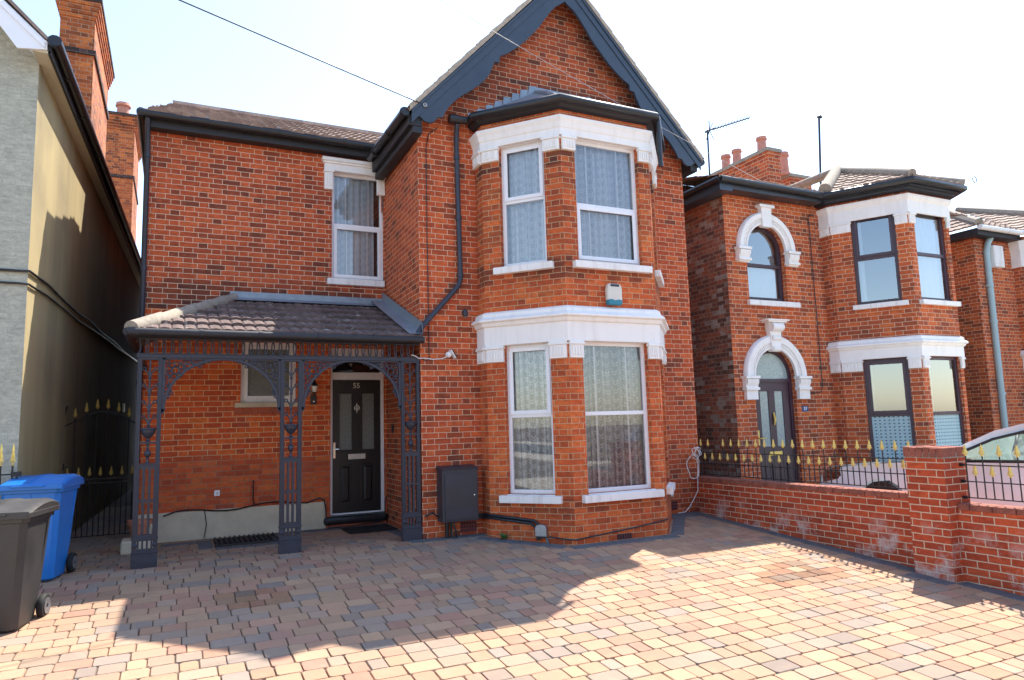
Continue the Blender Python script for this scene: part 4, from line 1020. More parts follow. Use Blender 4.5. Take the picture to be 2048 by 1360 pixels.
mb = MB(); mb.lathe((3.655, 8.873, 0.55), [(0.012, 0), (0.012, -0.006), (0.006, -0.009)], 10, 'Y'); obj('lock', mb, M['chrome'], dr, True)
mb = MB(); mb.tube([(3.31, 9.02, 0.22), (3.31, 9.02, -0.02)], 0.028, 8); mb.tube([(3.37, 9.03, 0.22), (3.375, 9.03, -0.01)], 0.018, 8); mb.tube([(3.40, 9.03, 0.22), (3.42, 8.99, 0.1), (3.44, 9.0, 0.0)], 0.012, 6); obj('cabinet_conduit', mb, M['black'], o, True)
o = empty('wall_lantern', 'black coach lantern with white glass beside the front door', 'lantern', (1.91, 10.93, 2.0))
mb = MB(); mb.lathe((1.91, 10.90, 0), [(0.028, 2.135), (0.052, 2.145), (0.05, 2.155), (0.02, 2.20), (0.012, 2.22), (0.016, 2.23), (0.004, 2.245)], 12); mb.tube([(1.91, 10.995, 2.06), (1.91, 10.93, 2.01), (1.91, 10.90, 2.035)], 0.010, 6); mb.lathe((1.91, 10.90, 0), [(0.012, 2.02), (0.034, 2.035), (0.034, 2.045)], 12); mb.lathe((1.91, 10.99, 2.06), [(0.03, 0.0), (0.03, -0.012)], 12, 'Y'); obj('lantern_frame', mb, M['black'], o, True)
mb = MB(); mb.lathe((1.91, 10.90, 0), [(0.030, 2.045), (0.046, 2.135)], 12); obj('lantern_glass', mb, M['white'], o, True)
mb = MB(); LBp.prism(mb, [(T(1.87), 1.86), (T(1.95), 1.86), (T(1.955), 1.88), (T(1.955), 1.99), (T(1.945), 2.01), (T(1.875), 2.01), (T(1.865), 1.99), (T(1.865), 1.88)], 0, 0.035); o = obj('door_camera', mb, M['black'], None, False, 0.008); base_at(o, (1.91, 11.0, 1.86)); top(o, 'small black door camera on the wall under the lantern', 'camera')
mb = MB(); mb.lathe((1.91, 10.962, 1.905), [(0.012, 0), (0.010, -0.008)], 12, 'Y'); c_ = obj('camera_lens', mb, M['chrome'], o); c_.location = (0, 0, 0)
mb = MB(); mb.lathe((3.05, 10.6, 1.45), [(0.055, 0), (0.055, -0.02), (0.03, -0.03)], 16, 'X'); o = obj('round_vent', mb, M['fascia'], None, True); base_at(o, (3.05, 10.6, 1.40)); top(o, 'round dark wall vent to the right of the front door', 'vent')
o = empty('spot_lamp', 'little dark lamp on the brick wall above the solar light', 'lamp', (3.64, 9.1, 2.98))
mb = MB(); mb.lathe((3.64, 9.03, 0), [(0.02, 2.985), (0.034, 3.0), (0.036, 3.06), (0.03, 3.075), (0.012, 3.09), (0.012, 3.10)], 12); mb.tube([(3.64, 9.03, 3.06), (3.64, 9.095, 3.075)], 0.014, 8); obj('lamp_body', mb, M['navyflat'], o, True)
mb = MB(); mb.lathe((3.64, 9.03, 0), [(0.016, 2.975), (0.018, 2.986)], 12); obj('lamp_lens', mb, M['frost'], o, True)
o = empty('solar_light', 'round white camera with tilted solar panel on brick wall', 'solar light', (3.45, 9.1, 2.42))
mb = MB(); mb.lathe((3.395, 9.05, 2.452), [(0.02, 0.05), (0.042, 0.03), (0.045, 0.0), (0.03, -0.025), (0.012, -0.03)], 14, 'Y'); mb.tube([(3.43, 9.05, 2.455), (3.455, 9.04, 2.46)], 0.008, 6); obj('light_body', mb, M['upvc'], o, True)
mb = MB(); mb.hexa([(3.478, 8.985, 2.398), (3.498, 8.985, 2.404), (3.498, 9.075, 2.404), (3.478, 9.075, 2.398)], [(3.408, 8.985, 2.515), (3.424, 8.985, 2.522), (3.424, 9.075, 2.522), (3.408, 9.075, 2.515)]); obj('panel', mb, M['solar'], o, False, 0.003)
mb = MB(); mb.hexa([(3.470, 8.982, 2.394), (3.4785, 8.982, 2.398), (3.4785, 9.078, 2.398), (3.470, 9.078, 2.394)], [(3.399, 8.982, 2.511), (3.4085, 8.982, 2.515), (3.4085, 9.078, 2.515), (3.399, 9.078, 2.511)]); obj('panel_frame', mb, M['upvc'], o)
mb = MB(); mb.tube([(3.36, 9.05, 2.42), (3.30, 9.075, 2.395), (3.18, 9.085, 2.385), (3.05, 9.085, 2.40), (2.97, 9.085, 2.395), (2.93, 9.07, 2.42), (2.86, 9.06, 2.44)], 0.007, 6); obj('cable', mb, M['whitecable'], o, True)
o = empty('wall_socket', 'small white outdoor socket low on the wall under the porch', 'socket', (0.58, 11.0, 0.58))
mb = MB(); LBp.box(mb, T(0.54), T(0.615), 0.585, 0.665, 0, 0.03); sb = obj('socket_plate', mb, M['upvc'], o, False, 0.006)
mb = MB(); mb.lathe((0.578, 10.968, 0.625), [(0.02, 0), (0.02, -0.004), (0.015, -0.006)], 12, 'Y'); obj('socket_cover', mb, M['alarm'], sb, True)
o = empty('junction_box', 'small grey junction box with cables at the foot of the bay', 'junction box', (4.33, 8.27, 0.0)); f = FA[1]
mb = MB(); f.prism(mb, [(0.66, 0.02), (0.82, 0.02), (0.82, 0.13), (0.795, 0.165), (0.74, 0.175), (0.685, 0.165), (0.66, 0.13)], 0, 0.06); obj('box_body', mb, M['steel'], o, False, 0.008)
mb = MB(); f.box(mb, 0.67, 0.81, 0.0, 0.022, 0.01, 0.05); obj('box_gland', mb, M['black'], o, False, 0.004); mb = MB(); f.tube(mb, [(0.81, 0.0, 0.03), (0.83, -0.06, 0.03)], 0.01, 6); obj('earth_cable', mb, M['teal'], o)
o = empty('vent_cowl', 'small white plastic vent cowl on brick wall right of the bay', 'vent', (7.06, 9.1, 0.28))
mb = MB(); FBp.prism(mb, [(4.02, 0.28), (4.10, 0.30), (4.11, 0.44), (4.05, 0.50), (4.02, 0.49)], 0, 0.06); obj('cowl', mb, M['upvc'], o, False, 0.008); mb = MB(); FBp.box(mb, 4.0, 4.12, 0.27, 0.30, 0.0, 0.02); obj('flange', mb, M['alarm'], o, False, 0.004)
o = empty('door_mat', 'dark rubber door mat lying in front of the doorstep', 'mat', (2.6, 10.5, 0.0))
mb = MB(); mb.box(2.27, 2.97, 10.14, 10.72, 0.010, 0.022); obj('mat_base', mb, M['rubber'], o, False, 0.004)
mb = MB()
for i in range(18): mb.box(2.30, 2.94, 10.165+i*0.030, 10.165+i*0.030+0.016, 0.0215, 0.028)
obj('mat_ribs', mb, M['rubber'], o)
o = empty('light_well', 'recessed cellar light well with iron bars at the wall foot', 'grating', (0.93, 10.4, 0))
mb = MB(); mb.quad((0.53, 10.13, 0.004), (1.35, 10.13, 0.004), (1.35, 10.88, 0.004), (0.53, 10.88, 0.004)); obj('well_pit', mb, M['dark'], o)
mb = MB()
for i in range(13): x = 0.555+i*0.064; mb.box(x-0.008, x+0.008, 10.13, 10.9, 0.012, 0.028)
mb.box(0.52, 1.36, 10.11, 10.135, 0.005, 0.026); mb.box(0.53, 1.35, 10.45, 10.465, 0.006, 0.0115)
obj('grate_bars', mb, M['fascia'], o)
for i, (x, y, z) in enumerate([(3.98, 8.66, -0.02)]):
    mb = MB(); rr = random.Random(3)
    for k in range(26):
        a = rr.uniform(0, 2*PI); l = rr.uniform(0.05, 0.13); e = rr.uniform(0.3, 1.2); d = Vector((math.cos(a)*math.cos(e), math.sin(a)*math.cos(e), math.sin(e))); s_ = d.cross(Vector((0, 0, 1))).normalized()*0.012; b = Vector((x-0.03, y-0.03, z))
        mb.poly([b, b+d*l*0.5+s_, b+d*l+Vector((0, 0, -0.015)), b+d*l*0.5-s_])
    o = obj('weed', mb, M['leaf'], None); base_at(o, (x, y, z)); top(o, 'tiny green weed growing at the foot of the bay', 'plant')
o = empty('flower_pot', 'terracotta flower pot on a concrete block behind left porch post', 'flower pot', (-0.45, 10.35, 0.16))
mb = MB(); mb.lathe((-0.36, 10.35, 0), [(0.085, 0.165), (0.125, 0.34), (0.145, 0.345), (0.148, 0.40), (0.128, 0.40), (0.12, 0.355)], 20); obj('pot_body', mb, M['terra'], o, True)
mb = MB(); mb.lathe((-0.36, 10.35, 0), [(0.118, 0.34), (0.11, 0.36)], 16); obj('pot_soil', mb, M['rubber'], o)
mb = MB(); mb.box(-0.56, -0.18, 10.15, 10.55, 0.0, 0.165); o = obj('concrete_block', mb, M['concrete'], None, False, 0.02); base_at(o, (-0.37, 10.35, 0)); top(o, 'low concrete block under the terracotta flower pot', 'block')

# ================================================================ wheelie bins
def bin_(label, mat, x, y, z, yaw, w=0.50, d=0.58, h=0.94):
    o = empty('wheelie_bin', label, 'bin', (x, y, z), 'wheelie bins by the side passage'); o.rotation_euler = (0, 0, yaw)
    ORG[o.name] = Vector((0, 0, 0))
    # local: front is -Y, wheels at +Y
    bw, bd = w*0.40, d*0.40; tw, td = w*0.5, d*0.5
    mb = MB(); lv = []
    for zz, a, b0, b1 in ((0.0, bw-0.02, -bd+0.02, bd-0.10), (0.02, bw, -bd, bd-0.08), (0.30, bw+(tw-bw)*0.33, -bd-(td-bd)*0.33, bd-0.02), (0.31, bw+(tw-bw)*0.34+0.0, -bd-(td-bd)*0.34, bd-0.01), (h-0.07, tw-0.004, -td, td-0.02), (h-0.065, tw+0.018, -td-0.02, td+0.0), (h, tw+0.022, -td-0.024, td+0.0)):
        c = 0.045; lv.append([(-a+c, b0, zz), (a-c, b0, zz), (a, b0+c, zz), (a, b1-c, zz), (a-c, b1, zz), (-a+c, b1, zz), (-a, b1-c, zz), (-a, b0+c, zz)])
    for r in lv: mb.v += r
    for i in range(len(lv)-1):
        for k in range(8): mb.f.append((i*8+k, i*8+(k+1) % 8, (i+1)*8+(k+1) % 8, (i+1)*8+k))
    mb.f.append(tuple(reversed(range(8)))); n = (len(lv)-1)*8; mb.f.append(tuple(range(n, n+8)))
    # vertical ribs of the moulding
    for sx in (-1, 1):
        for q in (0.55,):
            mb.hexa([(sx*(bw+0.008), q*bd, 0.30), (sx*(bw+0.012)+0.001, q*bd, 0.30), (sx*(bw+0.012)+0.001, q*bd+0.03, 0.30), (sx*(bw+0.008), q*bd+0.03, 0.30)], [(sx*(tw-0.01), q*td, h-0.07), (sx*(tw+0.012), q*td, h-0.07), (sx*(tw+0.012), q*td+0.03, h-0.07), (sx*(tw-0.01), q*td+0.03, h-0.07)])
    mb.hexa([(-0.012, -bd-0.012, 0.05), (0.012, -bd-0.012, 0.05), (0.012, -bd+0.03, 0.05), (-0.012, -bd+0.03, 0.05)], [(-0.012, -td-0.008, h-0.08), (0.012, -td-0.008, h-0.08), (0.012, -td+0.03, h-0.08), (-0.012, -td+0.03, h-0.08)])
    mb.tube([(-tw*0.9, td+0.06, h-0.03), (tw*0.9, td+0.06, h-0.03)], 0.016, 8)
    for sx in (-1, 1): mb.box(sx*tw*0.85-0.012, sx*tw*0.85+0.012, td-0.04, td+0.07, h-0.06, h)
    body = obj('bin_body', mb, M[mat], o, True, 0.006)
    mb = MB(); e = tw+0.028; f0, f1 = -td-0.045, td+0.045
    n = 8; prev = None; rows = []
    for i in range(n+1):
        y_ = f0+(f1-f0)*i/n; u = i/n; zz = h+0.022+0.075*math.sin(min(1, u*1.5)*PI/2)-0.03*max(0, (u-0.8)/0.2)
        rows.append([(-e, y_, h+0.004), (-e, y_, zz-0.03 if i not in (0,) else zz-0.012), (-e+0.05, y_, zz), (-0.06, y_, zz), (-0.05, y_, zz+0.008), (0.05, y_, zz+0.008), (0.06, y_, zz), (e-0.05, y_, zz), (e, y_, zz-0.03 if i not in (0,) else zz-0.012), (e, y_, h+0.004)])
    m = len(rows[0])
    for r in rows: mb.v += r
    for i in range(n):
        for k in range(m-1): mb.f.append((i*m+k, i*m+k+1, (i+1)*m+k+1, (i+1)*m+k))
        mb.f.append((i*m+m-1, i*m, (i+1)*m, (i+1)*m+m-1))
    mb.f.append(tuple(reversed(range(m)))); mb.f.append(tuple(range(n*m, n*m+m)))
    mb.f = [tuple(reversed(q)) for q in mb.f]
    mb.box(-e-0.004, e+0.004, f0-0.012, f0+0.01, h-0.03, h+0.028)
    mb.box(-e*0.5, e*0.5, f0-0.030, f0+0.0, h+0.0, h+0.016)
    for sx in (-1, 1): mb.box(sx*e-0.008, sx*e+0.008, f0, f1-0.01, h-0.028, h+0.016)
    obj('lid', mb, M[mat], o, True, 0.006)
    mb = MB(); mb.tube([(-w*0.47, bd-0.03, 0.105), (w*0.47, bd-0.03, 0.105)], 0.014, 8); obj('axle', mb, M['rubber'], o)
    for sx in (-1, 1):
        mb = MB(); mb.lathe((sx*w*0.47, bd-0.03, 0.105), [(0.06, -0.026), (0.096, -0.026), (0.105, -0.016), (0.105, 0.016), (0.096, 0.026), (0.06, 0.026)], 24, 'X'); wh = obj('wheel', mb, M['rubber'], o, True)
        mb = MB(); mb.lathe((sx*w*0.47, bd-0.03, 0.105), [(0.066, -0.020), (0.070, -0.034), (0.058, -0.036), (0.045, -0.029), (0.022, -0.032), (0.022, 0.032), (0.045, 0.029), (0.058, 0.036), (0.070, 0.034), (0.066, 0.020)], 18, 'X'); obj('wheel_hub', mb, M['steel'], wh, True)
    return o
bin_('dark grey wheelie bin at the left edge, in front of the blue one', 'bingrey', -1.32, 7.56, gz(7.5)-0.005, -0.20, 0.58, 0.60, 0.96)
bin_('bright blue wheelie bin standing behind the dark grey one', 'binblue', -1.27, 9.13, 0.003, -0.20, 0.56, 0.58, 0.97)

# ================================================================ garden wall, pillar and railings
GW = empty('garden_wall', 'low red brick garden wall with a capped pillar running from the house towards the street', 'wall', (7.68, 5.2, gz(5.2)))
XW0, XW1 = 7.57, 7.80
def wall_run(y0, y1, ztop):
    mb = MB(); p = Pl((XW0, y1), (XW0, y0)); p.wall(mb, 0, y1-y0, -0.6, ztop-0.062); q = Pl((XW1, y0), (XW1, y1)); q.wall(mb, 0, y1-y0, -0.6, ztop-0.062)
    mb.quad((XW0, y0, -0.6), (XW1, y0, -0.6), (XW1, y0, ztop-0.062), (XW0, y0, ztop-0.062))
    w_ = obj('wall_run', mb, M['brickgw'], GW)
    mb = MB(); rr = random.Random(int(y0*10)); y = y0
    while y < y1-0.01:
        l = min(0.225, y1-y); mb.box(XW0-0.004+rr.uniform(-.003, .003), XW1+0.004, y+0.003, y+l-0.003, ztop-0.066, ztop+rr.uniform(-.003, .003)); y += 0.228
    obj('coping', mb, M['brickcap'], w_, False, 0.008)
wall_run(5.31, 9.098, 0.555); wall_run(-0.5, 4.87, 0.495)
mb = MB(); px0, px1, py0, py1 = 7.41, 7.80, 4.87, 5.31
for a, b in (((px0, py1), (px0, py0)), ((px0, py0), (px1, py0)), ((px1, py0), (px1, py1)), ((px1, py1), (px0, py1))):
    p = Pl(a, b); p.wall(mb, 0, p.L, -0.6, 0.985)
pil = obj('pillar', mb, M['brickgw'], GW)
mb = MB(); rr = random.Random(4)
for i in range(6):
    y = py0-0.012+i*(py1-py0+0.024)/6; d = (py1-py0+0.024)/6
    mb.box(px0-0.014+rr.uniform(-.004, .004), px0+0.22, y+0.004, y+d-0.004, 0.985, 1.092+rr.uniform(-.005, .005)); mb.box(px0+0.228, px1+0.014, y+0.004, y+d-0.004, 0.985, 1.092+rr.uniform(-.005, .005))
obj('pillar_cap', mb, M['brickcap'], pil, False, 0.009)
mb = MB(); mb.box(px0-0.006, px1+0.006, py0-0.006, py1+0.006, 0.975, 1.04); obj('cap_mortar', mb, M['mortar'], pil)

def finial_mesh(h=0.125):
    """cast spear head: three tiers of leaves under a point"""
    mb = MB()
    tiers = [(0.0, 0.009), (0.012, 0.016), (0.02, 0.010), (0.028, 0.040), (0.05, 0.016), (0.052, 0.031), (0.078, 0.012), (0.08, 0.020), (0.125, 0.001)]
    n = 8; b = len(mb.v)
    for z, r in tiers:
        for k in range(n):
            a = 2*PI*k/n; q = r*(1.0 if k % 2 == 0 else 0.45)
            dz = -0.008*(k % 2 == 0)*(r > 0.02)
            mb.v.append((q*math.cos(a)*0.7, q*math.sin(a), (z+dz)*h/0.125))
    for i in range(len(tiers)-1):
        for k in range(n): mb.f.append((b+i*n+k, b+i*n+(k+1) % n, b+(i+1)*n+(k+1) % n, b+(i+1)*n+k))
    return mb
def bar_thing(parent, proto, x, y, z):
    """copy of a railing bar with its finial"""
    bar, fin = proto
    b = bar.copy(); sc.collection.objects.link(b); b.parent = parent; b.location = (x, y, z)
    if fin is not None:
        f = fin.copy(); sc.collection.objects.link(f); f.parent = b; f.location = fin.location
    return b
def make_proto(parent, L, x, y, z, fin=True, r=0.007, fh=0.125):
    mb = MB(); mb.tube([(0, 0, 0), (0, 0, L)], r, 8)
    b = obj('bar', mb, M['iron'], parent); b.location = (x, y, z)
    f = None
    if fin:
        k = finial_mesh(fh); ORG[b.name] = Vector((0, 0, 0)); f = obj('finial', k, M['gold'], b); f.location = (0, 0, L)
    return b, f
def railing(label, y0, y1, n, z0, skip=(), xr=7.685):
    R = empty('iron_railing', label, 'railing', (xr, (y0+y1)/2, z0), 'railings on the garden wall'); og = Vector((xr, (y0+y1)/2, z0)); ORG_b = ORG[R.name]
    ORG[R.name] = Vector((0, 0, 0)); mb = MB(); a, c = y0-(y0+y1)/2, y1-(y0+y1)/2
    for z in (0.04, 0.21, 0.385): mb.box(-0.006 if z > 0.3 else -0.004, 0.006 if z > 0.3 else 0.004, a, c, z-0.006, z+0.006)
    for e in (a, c):
        s_ = 1 if e > 0 else -1
        for z in (0.04, 0.21, 0.385): mb.box(-0.014, 0.014, e-0.03, e+0.03, z-0.016, z+0.016)
    obj('rails', mb, M['iron'], R)
    sp = (c-a-0.1)/(n-0.5); pt = ps = pn = None
    for i in range(n):
        yy = c-0.06-sp*i
        if i in skip:
            make_proto(R, 0.41, 0, yy, 0.035, False)
        elif pt is None: pt = make_proto(R, 0.445, 0, yy, 0.035)
        else: bar_thing(R, pt, 0, yy, 0.035)
        y2 = yy+sp*0.5 if i == 0 and False else yy-sp*0.5
        if y2 > a+0.01:
            if ps is None: ps = make_proto(R, 0.235, 0, y2, 0.035)
            else: bar_thing(R, ps, 0, y2, 0.035)
railing('black railing with gold spearheads on the wall between house and pillar', 5.32, 9.09, 22, 0.555, (2,))
railing('black railing with gold spearheads on the wall nearer the street, past the pillar', 1.2, 4.86, 21, 0.515)

o = empty('cable_coil', 'loose coil of white cable hanging on the end of the railing', 'cable', (7.6, 9.0, 0.6))
mb = MB()
def loop(cx, cz, rx, rz, ph, k):
    return [(cx+rx*math.cos(ph+2*PI*i/24), 9.02-0.03*k-0.02*math.sin(i), cz+rz*math.sin(ph+2*PI*i/24)) for i in range(25)]
mb.tube(loop(7.50, 0.72, 0.12, 0.19, 1.6, 0), 0.0065, 6); mb.tube(loop(7.53, 0.93, 0.06, 0.09, 1.2, 1), 0.0065, 6); mb.tube(loop(7.56, 0.95, 0.05, 0.075, 0.5, 2), 0.0065, 6); mb.tube(loop(7.51, 0.94, 0.045, 0.08, 2.2, 3), 0.0065, 6)
mb.tube([(7.52, 8.98, 0.9), (7.55, 8.97, 0.75), (7.53, 8.97, 0.55), (7.53, 8.98, 0.35), (7.46, 9.0, 0.22), (7.36, 9.0, 0.1), (7.27, 9.0, 0.03), (7.15, 9.02, 0.02)], 0.0065, 6)
obj('coil', mb, M['whitecable'], o, True)
mb = MB(); mb.tube([(7.50, 8.95, 0.86), (7.56, 8.95, 0.90)], 0.012, 6); obj('cable_tie', mb, M['black'], o)

# ================================================================ side gate
G = empty('side_gate', 'black iron side gate with arched top and gold spearheads in the passage', 'gate', (-0.95, 12.0, 0)); og = (-0.95, 12.0, 0.0); ORG[G.name] = Vector((0, 0, 0))
mb = MB(); w0, w1 = -0.49, 0.49
mb.tube([(w0, 0, 0.03), (w0, 0, 1.72), (w0+0.01, 0, 1.83), (w0+0.05, 0, 1.92)], 0.018, 8); mb.box(w1-0.015, w1+0.015, -0.015, 0.015, 0.03, 1.72)
def arch(x): return 1.63+0.20*max(0.0, math.cos(PI*(x)/0.98))**1.3
mb.tube([(w0+(w1-w0)*i/24, 0, arch(w0+(w1-w0)*i/24)) for i in range(25)], 0.009, 6)
for z in (0.05, 0.86, 0.80): mb.box(w0, w1, -0.007, 0.007, z-0.007, z+0.007)
obj('gate_frame', mb, M['iron'], G)
first = True
pb = None
for i in range(6):
    x = -0.345+0.138*i; L = arch(x)+0.05-0.04
    k = make_proto(G, L, x, 0, 0.04, True, 0.0075, 0.15)
for i in range(7):
    x = -0.414+0.138*i
    if pb is None: pb = make_proto(G, 0.86, x, 0, 0.04, True, 0.007, 0.14)
    else: bar_thing(G, pb, x, 0, 0.04)
mb = MB(); mb.box(-0.505, -0.455, -0.025, 0.02, 1.0, 1.1); mb.tube([(-0.48, -0.03, 1.05), (-0.40, -0.03, 1.05)], 0.008, 6); obj('latch', mb, M['iron'], G)

# ================================================================ rendered house on the left
N = empty('rendered_house', 'pale rendered house on the left with white bargeboard and tall brick chimneys', 'house', (-3.5, 9.3, 0))
yb = 26.0; xs0, xs1 = -1.52, -0.90
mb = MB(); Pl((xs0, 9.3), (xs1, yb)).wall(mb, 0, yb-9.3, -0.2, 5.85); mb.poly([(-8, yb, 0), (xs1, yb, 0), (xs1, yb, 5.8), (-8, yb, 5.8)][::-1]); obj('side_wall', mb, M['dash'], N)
mb = MB(); fp = Pl((-8.6, 9.3), (xs0, 9.3)); fp.wall(mb, 0, fp.L, -0.4, 5.85)
mb.poly([(-8.6, 9.3, 5.85), (xs0, 9.3, 5.85), (-5.06, 9.3, 9.25)])
obj('front_wall', mb, M['paintbrick'], N)
ez = 5.98; ex = -1.40
def nb_x(y): return (y-9.3)*(xs1-xs0)/(yb-9.3)
mb = MB(); sl_ = 0.95
A = [(ex, 8.95), (ex+nb_x(yb), yb)]
mb.quad((ex, 8.95, ez), (ex+nb_x(yb), yb, ez), (-5.06+nb_x(yb), yb, ez+3.84*sl_), (-5.06, 8.95, ez+3.84*sl_))
mb.quad((-5.06, 8.95, ez+3.84*sl_), (-5.06, yb, ez+3.84*sl_), (-8.9, yb, ez), (-8.9, 8.95, ez))
mb.quad((ex, 8.95, ez-0.05), (-5.06, 8.95, ez+3.84*sl_-0.05), (-5.06, 8.95, ez+3.84*sl_), (ex, 8.95, ez))
obj('roof', mb, M['tile'], N)
mb = MB()
def nbp(x): return ez-0.06+(ex-x)*sl_
A = [(ex-0.0, 8.97, 5.83), (ex-0.0, 8.97, nbp(ex-0.0)), (-5.06, 8.97, nbp(-5.06)), (-5.06, 8.97, nbp(-5.06)-0.30), (-1.84, 8.97, nbp(-1.84)-0.33), (-1.68, 8.97, 5.79)]
mb.prism([(p[0], 9.0, p[2]) for p in A], A); mb.prism([(-10.12-p[0], 8.97, p[2]) for p in A], [(-10.12-p[0], 9.0, p[2]) for p in A])
A2 = [(ex-0.02, 8.955, nbp(ex)-0.0), (-5.06, 8.955, nbp(-5.06)), (-5.06, 8.955, nbp(-5.06)-0.08), (ex-0.02, 8.955, nbp(ex)-0.085)]
mb.prism(A2, [(p[0], 8.97, p[2]) for p in A2])
mb.quad((-1.5, 9.0, 5.832), (-5.06, 9.0, nbp(-5.06)-0.3), (-5.06, 9.3, nbp(-5.06)-0.3), (-1.5, 9.3, 5.832))
obj('bargeboard', mb, M['upvc'], N, False, 0.004)
mb = MB(); mb.hexa([(xs0-0.02, 9.0, 5.80), (ex+0.03, 9.0, 5.80), (ex+0.03+nb_x(yb), yb, 5.80), (xs1+0.005, yb, 5.80)], [(xs0-0.02, 9.0, 5.83), (ex+0.03, 9.0, 5.83), (ex+0.03+nb_x(yb), yb, 5.83), (xs1+0.005, yb, 5.83)]); obj('soffit', mb, M['cream'], N)
mb = MB(); mb.hexa([(ex+0.005, 9.0, 5.79), (ex+0.035, 9.0, 5.79), (ex+0.035+nb_x(yb), yb, 5.79), (ex+0.005+nb_x(yb), yb, 5.79)], [(ex+0.005, 9.0, 5.97), (ex+0.035, 9.0, 5.97), (ex+0.035+nb_x(yb), yb, 5.97), (ex+0.005+nb_x(yb), yb, 5.97)])
obj('eaves_fascia', mb, M['fascia'], N)
mb = MB(); mb.tube([(ex+0.085, 8.92, 5.93), (ex+0.085+nb_x(yb), yb, 5.93)], 0.062, 10)
for y in (8.93, 9.75, 10.9, 12.4, 14.5, 17): mb.tube([(ex+0.085+nb_x(y), y, 5.93), (ex+0.085+nb_x(y), y+0.05, 5.93)], 0.072, 10)
obj('gutter', mb, M['black'], N, True)
def chimney(parent, x0, x1, y0, y1, z0, z1, mat, pots=(), band_z=None, capn=3, potr=0.13, poth=0.4, ci=0.035, cap='brickdark'):
    def ring(mb, ins, za, zb):
        a, b, c, d = x0-ins, x1+ins, y0-ins, y1+ins
        for p, q in (((a, d), (a, c)), ((a, c), (b, c)), ((b, c), (b, d)), ((b, d), (a, d))):
            P = Pl(p, q); P.wall(mb, 0, P.L, za, zb)
        mb.quad((a, c, zb), (b, c, zb), (b, d, zb), (a, d, zb)); mb.quad((a, d, za), (b, d, za), (b, c, za), (a, c, za))
    mb = MB(); ring(mb, 0, z0, z1-0.077*capn)
    ch = obj('chimney', mb, M[mat], parent)
    mb = MB()
    for i in range(capn-1): ring(mb, ci*(i+1), z1-0.077*(capn-i), z1-0.077*(capn-i-1))
    obj('corbel_courses', mb, M[mat], ch)
    mb = MB(); ring(mb, ci*capn, z1-0.077, z1)
    obj('cap_course', mb, M[cap], ch)
    if band_z:
        mb = MB(); ring(mb, 0.035, band_z, band_z+0.09); obj('dark_course', mb, M['brickdark'], ch)
    for px_, py_ in pots:
        mb = MB(); r = potr; mb.lathe((px_, py_, z1), [(r*1.15, -0.02), (r*1.1, 0.05), (r*0.92, 0.07), (r*0.82, poth*0.8), (r*1.05, poth*0.82), (r*1.08, poth*0.88), (r*1.0, poth*0.92), (r*1.0, poth), (r*0.75, poth), (r*0.7, poth-0.1)], 16); obj('chimney_pot', mb, M['pot'], ch, True)
    return ch
chimney(N, -1.95, -1.43, 13.55, 16.3, 5.6, 9.12, 'brickch', [(-1.69, 14.2), (-1.69, 15.3)], 8.08, 5, ci=0.021)
chimney(N, -2.05, -1.28, 23.0, 25.6, 5.6, 11.0, 'brickch', [(-1.65, 23.6)], 9.05, 6, 0.2, 0.6, 0.03)
mb = MB(); sp = Pl((xs0, 9.3), (xs1, yb))
mb.tube([(-3.5, 9.28, 3.35), (-1.6, 9.28, 3.33), (-1.5, 9.27, 3.33)]+[tuple(sp.pt(t, 3.33+0.025*math.sin(t*1.7)+0.018*t, 0.02)) for t in (0.1, 1, 2, 3.2, 4.5, 6, 8, 10, 13, 16)], 0.016, 6)
mb.tube([(-3.5, 9.28, 3.19), (-1.6, 9.28, 3.19), (-1.5, 9.27, 3.18)]+[tuple(sp.pt(t, 3.18+0.02*math.sin(t*1.3)+0.03*t, 0.02)) for t in (0.1, 1, 2.2, 3.4, 5, 7, 9, 12, 16)], 0.013, 6)
obj('wall_cable', mb, M['black'], N, True)
mb = MB(); sp.box(mb, 10.2, 10.45, 2.05, 2.25, 0, 0.04); obj('vent_cover', mb, M['alarm'], N)
R = empty('front_railing', 'short black railing with gold tips by the corner of the pale house', 'railing', (-1.7, 9.1, 0.0)); ORG[R.name] = Vector((0, 0, 0))
mb = MB()
for z in (0.25, 1.10): mb.box(-0.5, 0.22, -0.008, 0.008, z-0.008, z+0.008)
mb.box(0.16, 0.25, -0.02, 0.02, 1.075, 1.125); mb.box(0.20, 0.22, -0.01, 0.01, 0.24, 1.11)
obj('rails', mb, M['iron'], R)
pb = None
for i in range(6):
    if pb is None: pb = make_proto(R, 1.14, 0.17-0.105*i, 0, 0.05, True, 0.010, 0.24)
    else: bar_thing(R, pb, 0.17-0.105*i, 0, 0.05)

